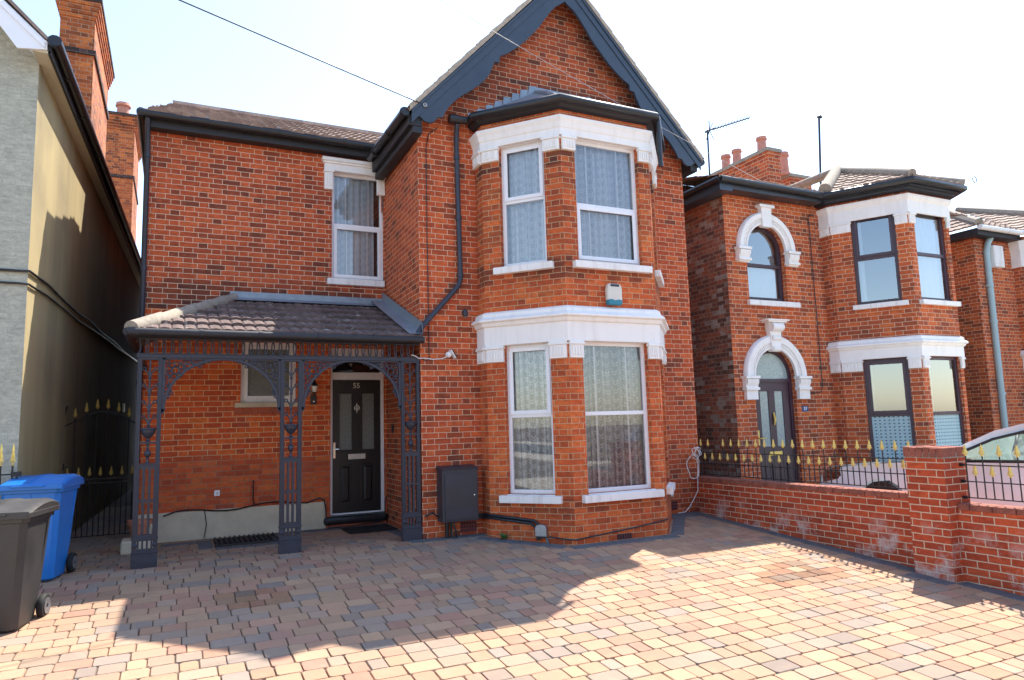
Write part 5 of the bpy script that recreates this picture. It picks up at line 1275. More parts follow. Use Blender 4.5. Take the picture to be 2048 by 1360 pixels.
# ================================================================ house 57 on the right
K = empty('brick_house', 'red brick house to the right with arched window, arched doorway and dark window frames', 'house', (11.0, 9.3, 0))
F7 = Pl((8.74, 9.3), (15.0, 9.3)); t7 = lambda x: x-8.74
AW = (9.22, 10.16, 3.56, 4.98); AD = (9.20, 10.18, -0.2, 2.68)
mb = MB(); F7.wall(mb, 0, F7.L, -0.6, 5.62, [(t7(AW[0]), t7(AW[1]), AW[2], AW[3]), (t7(AD[0]), t7(AD[1]), AD[2], AD[3]), (t7(11.17), t7(13.45), -0.6, 5.55)], 0.16)
def arch_fill(mb, cx, zs, r, ztop, y, half):
    n = 20; pts = [(cx-half, zs)]+[(cx-r*math.cos(PI*i/n), zs+r*math.sin(PI*i/n)) for i in range(n+1)]+[(cx+half, zs)]
    for (xa, za), (xb, zb) in zip(pts[:-1], pts[1:]): mb.quad((xa, y, za), (xb, y, zb), (xb, y, ztop), (xa, y, ztop))
    for i in range(n):
        a0, a1 = PI*i/n, PI*(i+1)/n
        p = (cx-r*math.cos(a0), zs+r*math.sin(a0)); q = (cx-r*math.cos(a1), zs+r*math.sin(a1)); mb.quad((p[0], y, p[1]), (p[0], y+0.16, p[1]), (q[0], y+0.16, q[1]), (q[0], y, q[1]))
arch_fill(mb, 9.69, 4.50, 0.465, 4.98, 9.301, 0.47); arch_fill(mb, 9.69, 2.19, 0.485, 2.68, 9.301, 0.49)
obj('front_wall', mb, M['brick57'], K)
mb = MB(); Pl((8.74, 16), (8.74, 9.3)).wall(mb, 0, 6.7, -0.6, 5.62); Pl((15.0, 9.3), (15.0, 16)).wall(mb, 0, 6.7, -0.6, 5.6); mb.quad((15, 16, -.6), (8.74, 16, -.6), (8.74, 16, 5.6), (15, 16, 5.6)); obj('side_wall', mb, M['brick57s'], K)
def arch_ring(cx, zs, r0, r1, zcap0, key, name):
    mb = MB(); n = 28; prof = [(r0, 0.0), (r0, 0.05), (r0+0.045, 0.065), (r0+0.05, 0.045), (r0+0.11, 0.045), (r0+0.115, 0.075), (r1-0.03, 0.085), (r1, 0.05), (r1, -0.0)]
    b = len(mb.v); m = len(prof)
    for i in range(n+1):
        a = PI*i/n
        for r, o_ in prof: mb.v.append((cx-r*math.cos(a), 9.3-o_, zs+r*math.sin(a)))
    for i in range(n):
        for k in range(m-1): mb.f.append((b+i*m+k, b+(i+1)*m+k, b+(i+1)*m+k+1, b+i*m+k+1))
    mb.f = [tuple(reversed(q)) for q in mb.f]
    for i in range(44):
        a = PI*(i+0.5)/44; r = r0+0.082; c_, s_ = math.cos(a), math.sin(a)
        mb.hexa(*[[(cx-(r+dr)*c_+dt*s_, 9.3-o_, zs+(r+dr)*s_+dt*c_) for dr, dt in ((-0.022, -0.010), (-0.022, 0.010), (0.022, 0.010), (0.022, -0.010))] for o_ in (0.04, 0.062)])
    P = F7
    for sx in (-1, 1):
        xa = cx+sx*r0; xb = cx+sx*(r1+0.03); x0, x1 = sorted((xa, xb)); x0 -= 8.74; x1 -= 8.74
        P.box(mb, x0-0.02, x1+0.02, zs-0.045, zs, -0.005, 0.13); P.box(mb, x0, x1, zs-0.20, zs-0.045, -0.005, 0.085)
        mb.prism([tuple(P.pt(x0+0.01, z, o_)) for z, o_ in ((zs-0.19, 0.08), (zs-0.06, 0.08), (zs-0.06, 0.125), (zs-0.12, 0.12), (zs-0.17, 0.09))], [tuple(P.pt(x1-0.01, z, o_)) for z, o_ in ((zs-0.19, 0.08), (zs-0.06, 0.08), (zs-0.06, 0.125), (zs-0.12, 0.12), (zs-0.17, 0.09))])
        P.box(mb, x0-0.012, x1+0.012, zs-0.245, zs-0.20, -0.005, 0.11); P.box(mb, x0+0.02, x1-0.0, zcap0, zs-0.245, -0.005, 0.07)
    o = obj(name, mb, M['white'], K, True, 0.0)
    mb = MB()
    zt = zs+r1
    if key == 'scroll':
        P.prism(mb, [(t7(cx)-0.10, zs+r0-0.05), (t7(cx)+0.10, zs+r0-0.05), (t7(cx)+0.15, zt+0.22), (t7(cx)-0.15, zt+0.22)], -0.005, 0.10)
        P.box(mb, t7(cx)-0.22, t7(cx)+0.22, zt+0.22, zt+0.25, -0.005, 0.17); P.box(mb, t7(cx)-0.26, t7(cx)+0.26, zt+0.25, zt+0.27, -0.005, 0.2)
        mb.tube([(cx-0.13, 9.18, zt+0.14), (cx+0.13, 9.18, zt+0.14)], 0.08, 14); mb.tube([(cx-0.10, 9.21, zt-0.06), (cx+0.10, 9.21, zt-0.06)], 0.05, 12); mb.tube([(cx-0.09, 9.22, zs+r0+0.0), (cx+0.09, 9.22, zs+r0+0.0)], 0.05, 12)
    else:
        P.prism(mb, [(t7(cx)-0.11, zs+r0-0.05), (t7(cx)+0.11, zs+r0-0.05), (t7(cx)+0.125, zt+0.08), (t7(cx)-0.125, zt+0.08)], -0.005, 0.09); P.box(mb, t7(cx)-0.18, t7(cx)+0.18, zt+0.08, zt+0.13, -0.005, 0.12)
    obj('keystone', mb, M['white'], o, True)
arch_ring(9.69, 4.50, 0.47, 0.70, 4.23, 'plain', 'window_arch'); arch_ring(9.69, 2.19, 0.49, 0.74, 1.78, 'scroll', 'doorway_arch')
# arched window
def arched_frame(cx, z0, zs, r, rec, w, trans):
    mb = MB(); y0, y1 = 9.3+rec, 9.3+rec+0.06
    def bx(xa, xb, za, zb): mb.box(xa, xb, y0, y1, za, zb)
    bx(cx-r, cx-r+w, z0, zs); bx(cx+r-w, cx+r, z0, zs); bx(cx-r+w, cx+r-w, z0, z0+w); bx(cx-r+w, cx+r-w, trans-w*0.5, trans+w*0.5)
    n = 24
    for i in range(n):
        a0, a1 = PI*i/n, PI*(i+1)/n
        A = [(cx-q*math.cos(a), y0, zs+q*math.sin(a)) for q, a in ((r-w, a0), (r-w, a1), (r, a1), (r, a0))]
        mb.prism([(p[0], y1, p[2]) for p in A], A)
    return mb
fr = obj('window', arched_frame(9.69, 3.58, 4.50, 0.465, 0.09, 0.055, 4.23), M['purple'], K)
mb = MB(); y = 9.43; mb.poly([(9.28, y, 3.63), (10.10, y, 3.63), (10.10, y, 4.50)]+[(9.69+0.415*math.cos(PI*i/16), y, 4.50+0.415*math.sin(PI*i/16)) for i in range(1, 16)]+[(9.28, y, 4.50)]); obj('pane', mb, M['glass57'], fr)
c_ = curtain(F7, t7(9.25), t7(10.13), 3.60, 4.22, -0.20, 1, 0.004); obj('roller_blind', c_, M['voile'], fr, True)
mb = MB(); mb.quad((9.2, 9.52, 3.5), (10.2, 9.52, 3.5), (10.2, 9.52, 5.0), (9.2, 9.52, 5.0)); obj('room_lining', mb, M['dark'], fr)
mb = MB(); F7.box(mb, t7(9.16), t7(10.40), 3.46, 3.555, -0.1, 0.07); obj('window_sill', mb, M['sill'], K, False, 0.007)
# front door of 57
df = obj('door_frame', arched_frame(9.69, -0.35, 2.19, 0.485, 0.08, 0.06, 2.12), M['purple'], K)
mb = MB(); mb.poly([(9.26, 9.41, 2.15), (10.12, 9.41, 2.15)]+[(9.69+0.43*math.cos(PI*i/16), 9.41, 2.19+0.43*math.sin(PI*i/16)) for i in range(0, 17)]); obj('fanlight', mb, M['frost57'], df)
mb = MB(); a, b = t7(9.27), t7(10.11); w = b-a; Q = F7
pc = [(a+w*0.16, a+w*0.40), (a+w*0.58, a+w*0.82)]
Q.wall(mb, a, b, -0.3, 2.09, [(x0, x1, z0, z1) for x0, x1 in pc for z0, z1 in ((-0.1, 0.65), (0.95, 1.93))], 0.02)
mb.v = [tuple(Vector(v)+Q.n*(-0.105)) for v in mb.v]
for x0, x1 in pc: Q.box(mb, x0+0.03, x1-0.03, -0.06, 0.61, -0.135, -0.108); Q.box(mb, x0, x1, -0.1, 0.65, -0.14, -0.124)
Q.box(mb, a+0.05, b-0.05, -0.3, -0.29, -0.2, -0.11)
dr = obj('front_door', mb, M['purple'], K, False, 0.003)
mb = MB()
for x0, x1 in pc: mb.quad(Q.pt(x0, 0.95, -0.12), Q.pt(x1, 0.95, -0.12), Q.pt(x1, 1.93, -0.12), Q.pt(x0, 1.93, -0.12))
obj('door_glazing', mb, M['frost57'], dr)
mb = MB(); c = (a+b)/2; Q.box(mb, c-0.15, c+0.15, 0.79, 0.86, -0.106, -0.09); obj('letterbox', mb, M['gold'], dr, False, 0.004)
mb = MB(); Q.tube(mb, [(c, 1.55, -0.09), (c+0.01, 1.42, -0.07), (c, 1.32, -0.09)], [0.012, 0.022, 0.010], 8); obj('door_knocker', mb, M['gold'], dr, True)
mb = MB(); Q.box(mb, a+0.02, a+0.05, 0.98, 1.24, -0.106, -0.09); Q.tube(mb, [(a+0.035, 1.10, -0.09), (a+0.035, 1.10, -0.05), (a+0.16, 1.10, -0.045)], 0.011); obj('door_handle', mb, M['gold'], dr, True)
mb = MB(); F7.box(mb, t7(9.15), t7(10.25), -0.5, -0.30, -0.15, 0.25); obj('doorstep', mb, M['white'], K, False, 0.01)
o = empty('number_plaque', 'small blue house number plaque right of the arched doorway', 'plaque', (10.36, 9.3, 1.55)); mb = MB(); F7.box(mb, t7(10.30), t7(10.45), 1.55, 1.65, 0.0, 0.012); pp = obj('plaque', mb, M['bluesign'], o, False, 0.003)
obj('plaque_digits', text_mesh('57', 0.085, F7, t7(10.375), 1.60, 0.012), M['upvc'], pp)
# bay of 57
B7 = [(11.15, 9.3), (11.15, 9.08), (11.80, 7.95), (12.95, 7.95), (13.6, 9.08), (13.6, 9.3)]
FF = [Pl(B7[i], B7[i+1]) for i in range(5)]
H7 = [(0.36, 1.09), (0.16, 1.06), (0.36, 1.0)]
mb = MB(); FF[0].wall(mb, 0, FF[0].L, -0.6, 5.60); FF[4].wall(mb, 0, FF[4].L, -0.6, 5.60)
for k in (1, 2, 3):
    a, b = H7[k-1]; FF[k].wall(mb, 0, FF[k].L, -0.6, 5.60, [(a, b, 0.45, 2.46), (a, b, 3.47, 5.14)], 0.1)
obj('bay_wall', mb, M['brick57'], K)
for k in (1, 2, 3):
    a, b = H7[k-1]
    window(K, FF[k], a, b, 0.45, 2.46, 0.06, 1.45, k == 1, False, (), 'purple', 'glass57', 'voile', 5, 0.06, curt=(0, 0.16 if k == 1 else 0.3), depth=0.3, film='dots')
    window(K, FF[k], a, b, 3.47, 5.14, 0.06, 4.33, k == 1, False, (), 'purple', 'glass57', 'voile', 5, 0.06, curt=(0, 0.2) if k == 1 else (0, 1), depth=0.3)
    for z0, z1 in ((0.36, 0.44), (3.38, 3.465)):
        mb = MB(); FF[k].box(mb, a-0.07, b+0.10, z0, z1, -0.05, 0.075); obj('window_sill', mb, M['sill'], K, False, 0.006)
mb = MB(); band(mb, B7, [(0.004, 2.46), (0.03, 2.46), (0.03, 2.64), (0.055, 2.655), (0.07, 2.69), (0.10, 2.70), (0.10, 2.73), (0.05, 2.76), (0.045, 2.81), (0.004, 2.83)])
for k in (1, 2, 3):
    a, b = H7[k-1]; cap_block(mb, FF[k], 0.012, a-0.0, 2.25, 2.462, 0.035, 5); cap_block(mb, FF[k], b, FF[k].L-0.01, 2.25, 2.462, 0.035, 4)
cap_block(mb, FF[0], 0.0, 0.215, 2.25, 2.462, 0.035, 4)
obj('lower_bay_cornice', mb, M['white'], K, False, 0.003)
mb = MB(); band(mb, B7, [(0.004, 5.06), (0.03, 5.06), (0.03, 5.28), (0.05, 5.30), (0.075, 5.36), (0.075, 5.39), (0.004, 5.40)])
for k in (1, 2, 3):
    a, b = H7[k-1]; cap_block(mb, FF[k], 0.012, a-0.0, 4.86, 5.062, 0.035, 5); cap_block(mb, FF[k], b, FF[k].L-0.01, 4.86, 5.062, 0.035, 4)
cap_block(mb, FF[0], 0.0, 0.215, 4.86, 5.062, 0.035, 4)
obj('upper_bay_cornice', mb, M['white'], K, False, 0.003)
ev = offset_line(B7, 0.26)[1:5]; ap = (12.40, 9.8, 6.50)
g7 = [(8.42, 8.98, 5.60), (10.88, 8.98, 5.58)]+[(p[0], p[1], 5.57) for p in ev[0:]]
mb = MB(); gutter(mb, g7, 0.06); obj('gutter', mb, M['black'], K, True); mb = MB(); gutter(mb, [(8.42, 8.98, 5.60), (8.42, 14, 5.60)], 0.06); obj('gutter', mb, M['black'], K, True)
mb = MB(); mb.box(8.74, 10.95, 9.03, 9.299, 5.46, 5.60); obj('eaves_fascia', mb, M['charcoal'], K); mb = MB(); mb.box(8.45, 8.738, 9.03, 15, 5.42, 5.60); obj('eaves_fascia', mb, M['navy'], K); mb = MB(); band(mb, B7, [(0.004, 5.44), (0.12, 5.46), (0.12, 5.50), (0.20, 5.50), (0.20, 5.58)]); obj('bay_fascia', mb, M['charcoal'], K)
mb = MB(); Wm = Vector((0, 1.8, 0.52)); tile_slope(mb, (8.38, 8.97, 5.63), (1, 0, 0), Wm, Wm.length, lambda v: (0.0, 6.9), 0.2, 0.3, 0.02, 0.024, 6); mb.quad((8.38, 10.75, 6.14), (15.3, 10.75, 6.14), (15.3, 15, 5.6), (8.38, 15, 5.6))
rf = obj('roof', mb, M['tile57'], K)
mb = MB(); E7 = [Vector((p[0], p[1], 5.63)) for p in ev]; E7[0] = Vector((10.95, 8.95, 5.63)); apv = Vector(ap)
def tri_tiles(mb, A, B, C, tw=0.2, course=0.24):
    U = (B-A).normalized(); lenu = (B-A).length; W_ = (C-A)-U*((C-A).dot(U)); lv_ = W_.length; cu = (C-A).dot(U)
    tile_slope(mb, A, U, W_, lv_, lambda v: (cu*v/lv_, lenu-(lenu-cu)*v/lv_), tw, course, 0.018, 0.024, 6)
tri_tiles(mb, E7[0], E7[1], apv); tri_tiles(mb, E7[1], E7[2], apv); tri_tiles(mb, E7[2], E7[3], apv); obj('bay_roof', mb, M['tile57'], K)
mb = MB(); mb.tube([E7[1]+Vector((0, 0, 0.04)), (E7[1]+apv)/2+Vector((0, 0, 0.05)), apv+Vector((0, 0, 0.05))], 0.085, 10); mb.tube([E7[0]+Vector((0, 0, 0.06)), apv+Vector((0, 0, 0.05))], 0.12, 10); mb.tube([E7[2]+Vector((0, 0, 0.04)), apv+Vector((0, 0, 0.05))], 0.085, 10); mb.tube([apv+Vector((0, 0, 0.05)), apv+Vector((0, 2, 0.05))], 0.09, 10); obj('hip_tile', mb, M['mortar'], rf, True)
mb = MB(); hx, hy, hz = ev[2][0]+0.18, ev[2][1]-0.1, 5.66; mb.torus((hx, hy, hz+0.07), 0.06, 0.008, 'Y', 16, 5); obj('hip_iron', mb, M['fascia'], rf)
chimney(K, 11.20, 11.55, 10.5, 12.2, 5.7, 7.15, 'brick57', [(11.37, 10.8), (11.37, 11.55), (11.37, 11.9)], None, 2, 0.11, 0.36, 0.02, 'mortar')
chimney(K, 13.05, 13.75, 11.6, 12.4, 5.6, 7.2, 'brick57', [(13.02, 11.75)], None, 2, 0.14, 0.55, 0.02, 'mortar')
mb = MB(); F7.tube(mb, [(t7(10.98), 5.30, 0.03), (t7(10.86), 5.28, 0.03), (t7(10.83), 5.2, 0.03), (t7(10.84), 2.0, 0.03), (t7(10.80), 1.9, 0.03), (t7(10.5), 1.88, 0.03)], 0.009, 6); obj('wall_cable', mb, M['black'], K, True)
o = empty('tv_aerial', 'thin television aerial on a mast above the roof of the right-hand house', 'aerial', (10.02, 11.0, 6.0))
mb = MB(); mb.tube([(10.02, 11, 5.9), (10.05, 11, 7.55)], 0.019, 8); mm = obj('mast', mb, M['fascia'], o)
mb = MB(); A, B = Vector((9.98, 11.0, 7.50)), Vector((11.27, 11.0, 8.03)); mb.tube([A, B], 0.016, 6); d = (B-A)
for i in range(3, 15):
    p = A+d*(i/14); mb.tube([p+Vector((-0.03, -0.09, 0.04)), p+Vector((0.03, 0.09, -0.04))], 0.007, 5)
for s_ in (-1, 1): mb.tube([A+d*0.10, A+d*0.10+Vector((0.05*s_-0.05, 0, 0.22*s_))], 0.012, 5); mb.tube([A+d*0.10+Vector((0, -0.15, 0)), A+d*0.10+Vector((0.0, 0.15, 0.0))], 0.009, 5); mb.tube([A+d*0.10, A+d*0.10+Vector((0.10, 0, -0.18*s_))], 0.009, 5)
obj('antenna', mb, M['fascia'], o)
o = empty('roof_pole', 'bare metal pole standing on the roof of the right-hand house', 'pole', (12.8, 10.5, 6.0))
mb = MB(); mb.tube([(12.69, 10.5, 6.0), (12.86, 10.5, 8.12)], 0.024, 8); obj('pole_shaft', mb, M['fascia'], o); mb = MB(); mb.tube([(12.82, 10.5, 8.10), (12.90, 10.5, 8.14), (12.94, 10.5, 8.10)], 0.028, 8); obj('pole_cap', mb, M['fascia'], o)

# ================================================================ house 59 beyond
J = empty('brick_house', 'third brick house at the far right edge with a pale blue drainpipe', 'house', (18.0, 9.3, 0))
F9 = Pl((15.98, 9.3), (22, 9.3)); mb = MB(); F9.wall(mb, 0, F9.L, -0.6, 5.45); Pl((15.98, 16), (15.98, 9.3)).wall(mb, 0, 6.7, -0.6, 5.4); obj('brick_wall', mb, M['brick57'], J)
B9 = [(17.35, 9.3), (17.35, 9.1), (18.1, 8.0), (19.4, 8.0), (20.1, 9.1), (20.1, 9.3)]; G9 = [Pl(B9[i], B9[i+1]) for i in range(5)]
mb = MB()
for k in range(5): G9[k].wall(mb, 0, G9[k].L, -0.6, 5.4, [(0.34, G9[k].L-0.3, 0.4, 2.4), (0.34, G9[k].L-0.3, 3.4, 4.95)] if k in (1, 2, 3) else [], 0.1)
obj('bay_wall', mb, M['brick57'], J)
mb = MB(); band(mb, B9, [(0.004, 2.2), (0.03, 2.2), (0.03, 2.6), (0.10, 2.68), (0.10, 2.72), (0.04, 2.80)]); obj('lower_bay_cornice', mb, M['sill'], J); mb = MB(); band(mb, B9, [(0.004, 4.7), (0.035, 4.7), (0.03, 5.0), (0.06, 5.2), (0.08, 5.3)]); obj('upper_bay_cornice', mb, M['sill'], J)
for k in (1, 2, 3):
    for z0, z1 in ((0.4, 2.4), (3.4, 4.95)): window(J, G9[k], 0.34, G9[k].L-0.3, z0, z1, 0.06, (z0+z1)/2, False, False, (), 'upvc', 'glass57', 'voile', 4, depth=0.3)
mb = MB(); ev9 = [(15.7, 8.98), (17.2, 8.98)]+offset_line(B9, 0.22)[2:4]; gutter(mb, [(p[0], p[1], 5.45) for p in ev9], 0.06); obj('gutter', mb, M['sill'], J, True)
mb = MB(); mb.box(15.98, 17.3, 9.04, 9.298, 5.3, 5.45); obj('eaves_fascia', mb, M['fascia'], J); mb = MB(); mb.box(15.72, 15.979, 9.04, 15, 5.3, 5.45); obj('eaves_fascia', mb, M['fascia'], J)
mb = MB(); V_ = [Vector((p[0], p[1], 5.5)) for p in ev9]; apx = Vector((18.7, 11.2, 6.75)); ap2 = Vector((17.3, 10.3, 6.25))
tri_tiles(mb, Vector((15.7, 14, 5.5)), Vector((15.7, 8.98, 5.5)), Vector((17.6, 11.2, 6.7))); tri_tiles(mb, V_[0], Vector((18.2, 8.98, 5.5)), Vector((17.6, 11.2, 6.7))); tri_tiles(mb, V_[1], V_[2], apx); tri_tiles(mb, V_[2], V_[3], apx)
rf = obj('roof', mb, M['tile57'], J)
mb = MB(); mb.tube([(15.7, 8.98, 5.55), (17.6, 11.2, 6.74)], 0.09, 8); mb.tube([V_[2]+Vector((0, 0, .05)), apx+Vector((0, 0, .05))], 0.09, 8); obj('hip_tile', mb, M['mortar'], rf, True)
chimney(J, 18.2, 18.7, 11.6, 13.4, 5.8, 7.2, 'brickch', [(18.4, 11.8), (18.45, 12.7)], None, 2, 0.16, 0.3)
mb = MB(); mb.tube([(16.45, 9.18, 5.35), (16.33, 9.2, 5.2), (16.31, 9.24, 5.0), (16.26, 9.24, 0.2)], 0.065, 12)
for z in (4.2, 3.4, 1.8): mb.tube([(16.29, 9.24, z), (16.29, 9.24, z+0.06)], 0.078, 12)
obj('drainpipe', mb, M['pipeblue'], J, True)
mb = MB(); F9.box(mb, 0.45, 0.80, 4.65, 5.15, 0.02, 0.16); obj('hopper_box', mb, M['sill'], J, False, 0.02)

# ================================================================ white car behind the garden wall
def car(x, y, z):
    C_ = empty('parked_car', 'white hatchback parked behind the garden wall at the right edge', 'car', (x, y, z)); ORG[C_.name] = Vector((0, 0, 0))
    # local: nose towards +Y, width along X
    up = [(1.98, 0.42), (2.00, 0.58), (1.93, 0.70), (1.70, 0.80), (1.25, 0.90), (0.98, 0.955)]
    roof = [(0.98, 0.955), (0.62, 1.16), (0.25, 1.33), (-0.15, 1.425), (-0.7, 1.45), (-1.3, 1.41), (-1.75, 1.27), (-1.98, 0.98)]
    lowp = [(-1.98, 0.98), (-2.03, 0.75), (-1.98, 0.35)]
    hw = 0.87
    def wheelarch(yc, r, n=10): return [(yc-r*math.cos(PI*i/n)*-1, 0.30+r*math.sin(PI*i/n)) for i in range(n+1)]
    side = [(1.98, 0.24)]+up+[(-2.0, 0.93), (-2.03, 0.75), (-1.98, 0.26)]
    # body side profile (below the glass line) with wheel arches cut in
    def body_prof(): 
        p = [(2.20, 0.22), (2.26, 0.42), (2.27, 0.60), (2.20, 0.73), (1.95, 0.83), (1.45, 0.89), (0.9, 0.94), (0.55, 0.957), (0.4, 0.965), (-0.5, 0.985), (-1.4, 1.01), (-1.98, 1.0), (-2.03, 0.75), (-1.98, 0.24)]
        p += [(-1.58, 0.22)]+[(-1.23-0.35*math.cos(PI*i/10), 0.30+0.35*math.sin(PI*i/10)) for i in range(11)]+[(-0.88, 0.20), (0.78, 0.20)]+[(1.15-0.36*math.cos(PI*i/10), 0.30+0.36*math.sin(PI*i/10)) for i in range(11)]+[(1.52, 0.22)]
        return p
    P = body_prof(); mb = MB()
    secs = [(-hw+0.0, 0.0), (-hw+0.05, 0.03), (hw-0.05, 0.03), (hw, 0.0)]
    def cross(xx, zz_): return xx
    n = len(P)
    def pt(s_, y_, z_):
        tuck = 0.05*max(0, (z_-0.72))/0.25+0.12*max(0, (abs(y_)-1.5))/0.75+0.03*max(0, 0.4-z_)
        return (s_*(hw-tuck), y_, z_)
    for s_ in (-1, 1):
        b = len(mb.v); mb.v += [pt(s_, *q) for q in P]; f = tuple(range(n)); mb.f.append(tuple(reversed(f)) if s_ < 0 else f)
    for i in range(n):
        j = (i+1) % n; a, b = pt(-1, *P[i]), pt(-1, *P[j]); c, d = pt(1, *P[j]), pt(1, *P[i]); mb.quad(a, b, c, d)
    body = obj('body', mb, M['car'], C_, True, 0.03)
    def shift(m_): m_.v = [(vx, vy-0.45-0.12*max(0.0, vy), vz) for vx, vy, vz in m_.v]
    mb = MB()
    R_ = [(1.02, 0.95), (0.62, 1.16), (0.25, 1.32), (-0.15, 1.415), (-0.7, 1.44), (-1.3, 1.40), (-1.72, 1.27), (-1.98, 1.0)]
    def rx(z_): return hw-0.06-0.26*max(0, z_-0.96)/0.48
    for i in range(len(R_)-1):
        (ya, za), (yb_, zb) = R_[i], R_[i+1]
        glassy = i < 1 or i > 5
        xa, xb = rx(za), rx(zb)
        for s_ in (-1, 1):
            # roof rail strip
            A = [(s_*xa, ya, za), (s_*xb, yb_, zb), (s_*(xb-0.02), yb_-0.0, zb-0.10), (s_*(xa-0.02), ya-0.0 if i else ya-0.22, za-0.10 if i else za-0.0)]
            mb.quad(*(A if s_ > 0 else A[::-1]))
        if 2 <= i <= 5: mb.quad((-xa, ya, za), (-xb, yb_, zb), (xb, yb_, zb), (xa, ya, za))
    for yy in ((-0.22, -0.30), (-1.28, -1.42)):
        for s_ in (-1, 1): mb.quad((s_*(rx(1.0)-0.005), yy[0], 0.97), (s_*(rx(1.0)-0.005), yy[1]-0.02, 0.97), (s_*(rx(1.36)-0.01), yy[1], 1.37), (s_*(rx(1.36)-0.01), yy[0], 1.37))
    shift(mb); obj('roof_shell', mb, M['car'], C_, True, 0.01)
    mb = MB()
    for s_ in (-1, 1):
        ys = [(0.78, 0.965), (0.58, 1.07), (0.25, 1.215), (-0.15, 1.315), (-0.7, 1.34), (-1.3, 1.305), (-1.66, 1.20), (-1.86, 1.02)]
        A = [(s_*(rx(z_)-0.012), y_, z_) for y_, z_ in ys]; mb.poly(A if s_ > 0 else A[::-1])
    mb.quad((-rx(.95)+0.02, 1.0, 0.955), (rx(.95)-0.02, 1.0, 0.955), (rx(1.32)-0.02, 0.25, 1.315), (-rx(1.32)+0.02, 0.25, 1.315))
    shift(mb); obj('glazing', mb, M['glasscar'], C_)
    for s_ in (-1, 1):
        mb = MB()
        for (ya, za), (yb_, zb) in zip([(0.84, 0.955), (0.60, 1.075), (0.25, 1.22), (-0.15, 1.318), (-0.7, 1.343), (-1.3, 1.305)][:-1], [(0.84, 0.955), (0.60, 1.075), (0.25, 1.22), (-0.15, 1.318), (-0.7, 1.343), (-1.3, 1.305)][1:]): mb.tube([(s_*(rx(za)-0.004), ya, za), (s_*(rx(zb)-0.004), yb_, zb)], 0.018, 6)
        mb.tube([(s_*(rx(.97)+0.004), 0.8, 0.965), (s_*(rx(.97)+0.004), -1.85, 1.01)], 0.012, 6)
        shift(mb); obj('window_trim', mb, M['black'], C_)
    for s_ in (-1, 1):
        mb = MB(); mb.lathe((s_*(hw+0.085), 0.55, 1.01), [(0.02, -0.10), (0.07, -0.07), (0.085, 0.0), (0.07, 0.07), (0.02, 0.095)], 12, 'X'); mb.v = [(vx, 0.55+(vy-0.55)*0.75, vz) for vx, vy, vz in mb.v]; shift(mb); mi = obj('wing_mirror', mb, M['car'], C_, True)
        mb = MB(); mb.box(s_*(hw-0.08)-0.06, s_*(hw-0.08)+0.06, 0.52, 0.60, 0.95, 0.985); shift(mb); obj('mirror_arm', mb, M['black'], mi)
        mb = MB(); mb.hexa([(s_*0.72-0.08, 2.17, 0.58), (s_*0.72+0.08, 2.12, 0.58), (s_*0.72+0.09, 1.85, 0.66), (s_*0.72-0.08, 1.85, 0.66)], [(s_*0.71-0.08, 2.17, 0.735), (s_*0.71+0.08, 2.10, 0.76), (s_*0.71+0.09, 1.82, 0.80), (s_*0.71-0.08, 1.84, 0.84)]); obj('headlight', mb, M['glasscar'], C_)
    for yy in (1.15, -1.23):
        for s_ in (-1, 1):
            mb = MB(); mb.lathe((s_*(hw-0.11), yy, 0.30), [(0.18, -0.09), (0.28, -0.09), (0.305, -0.06), (0.305, 0.06), (0.28, 0.09), (0.18, 0.09)], 28, 'X'); wh = obj('wheel', mb, M['rubber'], C_, True)
            mb = MB(); mb.lathe((s_*(hw-0.11), yy, 0.30), [(0.19, -0.07), (0.20, -0.088), (0.05, -0.06), (0.05, 0.06), (0.20, 0.088), (0.19, 0.07)], 20, 'X'); obj('wheel_rim', mb, M['steel'], wh, True)
    mb = MB(); mb.box(-0.70, 0.70, -1.5, 0.6, 0.35, 0.92); mb.box(-0.62, -0.15, -1.1, -0.95, 0.9, 1.25); mb.box(0.15, 0.62, -1.1, -0.95, 0.9, 1.25); obj('seats', mb, M['fascia'], C_, False, 0.04)
    for s_ in (-1, 1):
        for yc in (1.15, -1.23): mb = MB(); mb.lathe((s_*(hw-0.14), yc, 0.32), [(0.34, -0.16), (0.34, 0.10)], 20, 'X'); obj('wheel_well', mb, M['black'], C_)
car(9.50, 5.40, -0.09)

# ================================================================ overhead wires and the houses across the street
o = empty('overhead_wire', 'overhead wire reaching the left end of the dark bargeboard', 'wire', (3.0, 8.82, 5.9), 'overhead wires'); A, B = Vector((3.0, 8.82, 5.90)), Vector((-0.06, 8.0, 6.19)); d = B-A
mb = MB(); mb.tube([A+d*t+Vector((0, 0, 0.012*t*(t-1))) for t in (0, 0.3, 0.6, 1, 1.5, 2, 3, 4)], 0.009, 6); obj('wire_line', mb, M['fascia'], o); mb = MB(); mb.torus((3.02, 8.81, 5.89), 0.025, 0.008); mb.tube([(3.0, 8.83, 5.9), (3.05, 8.80, 5.87)], 0.014, 6); obj('wire_bracket', mb, M['steel'], o)
o = empty('overhead_wire', 'overhead wire crossing the gable to the eaves of the right-hand house', 'wire', (10.4, 9.1, 5.5), 'overhead wires'); A, B = Vector((10.45, 9.12, 5.47)), Vector((3.02, 8.15, 7.055)); d = B-A
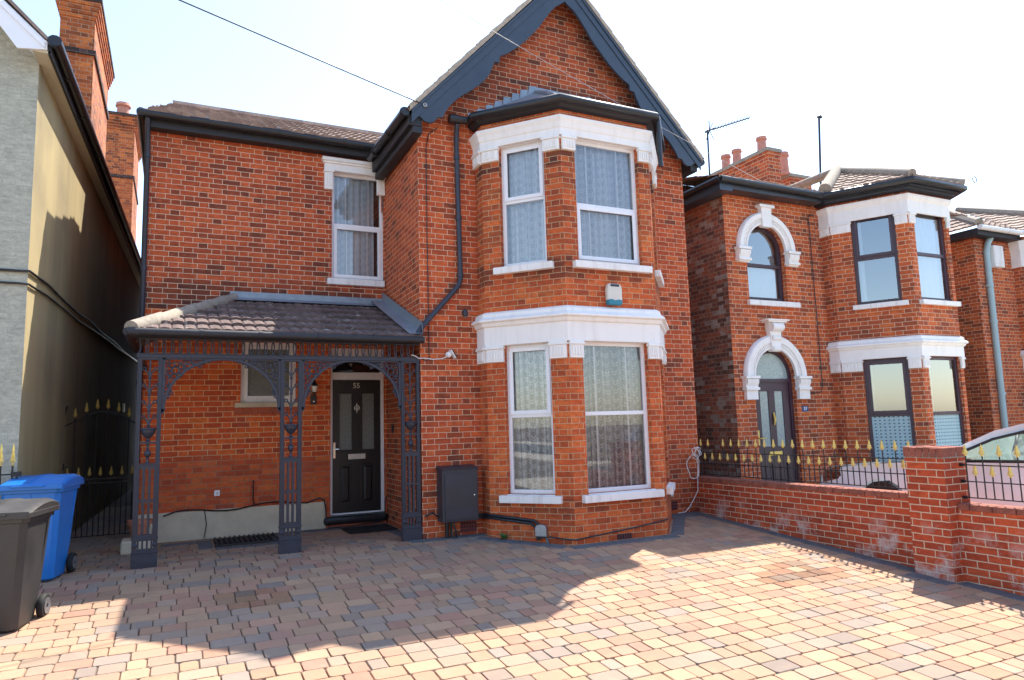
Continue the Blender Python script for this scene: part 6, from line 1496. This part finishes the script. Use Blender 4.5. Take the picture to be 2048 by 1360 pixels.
mb = MB(); mb.tube([A+d*t+Vector((0, 0, 0.25*t*(t-1))) for t in (0, 0.1, 0.2, 0.3, 0.4, 0.5, 0.6, 0.7, 0.8, 0.9, 1, 1.15, 1.3, 1.6)], 0.0045, 6); obj('wire_line', mb, M['wire'], o); mb = MB(); mb.tube([(10.45, 9.12, 5.47), (10.45, 9.2, 5.46)], 0.015, 6); obj('wire_bracket', mb, M['steel'], o)

def opposite(x, w, lab, mat, hz):
    o = empty('terraced_house', lab, 'house', (x, -16.0, -0.4), 'houses across the street'); P = Pl((x+w/2, -16), (x-w/2, -16)); mb = MB(); hs = [(w*0.12, w*0.42, 0.5, 2.3), (w*0.62, w*0.78, -0.3, 2.1), (w*0.14, w*0.40, 3.1, 4.8), (w*0.60, w*0.80, 3.1, 4.8)]
    P.wall(mb, 0, w, -0.5, hz, hs, 0.1); obj('wall', mb, M[mat], o)
    for i, h in enumerate(hs):
        if i == 1:
            mb = MB(); P.box(mb, h[0], h[1], h[2], h[3], -0.15, -0.08); obj('door', mb, M['purple'], o)
        else: window(o, P, *h, 0.06, (h[2]+h[3])/2, lace_=None, depth=0.25)
    mb = MB(); mb.quad((x+w/2, -15.7, hz), (x-w/2, -15.7, hz), (x-w/2, -19.5, hz+2.4), (x+w/2, -19.5, hz+2.4)); mb.quad((x-w/2, -23, hz), (x+w/2, -23, hz), (x+w/2, -19.5, hz+2.4), (x-w/2, -19.5, hz+2.4)); rf = obj('roof', mb, M['tile'], o)
    chimney(o, x-0.5, x+0.5, -19.9, -19.1, hz+1.8, hz+3.6, 'brickch', [(x-0.2, -19.5), (x+0.2, -19.5)], None, 2)
for i, (lab, mat) in enumerate([('cream fronted house across the street, seen only in window reflections', 'paintbrick'), ('brick house across the street left of the cream one, seen only in reflections', 'oppbrick'), ('brick house across the street right of the cream one, seen only in reflections', 'oppbrick'), ('last brick house across the street, seen only in reflections', 'oppbrick')]):
    opposite([-2.0, -10.0, 6.0, 14.0][i], 7.8, lab, mat, 5.4)
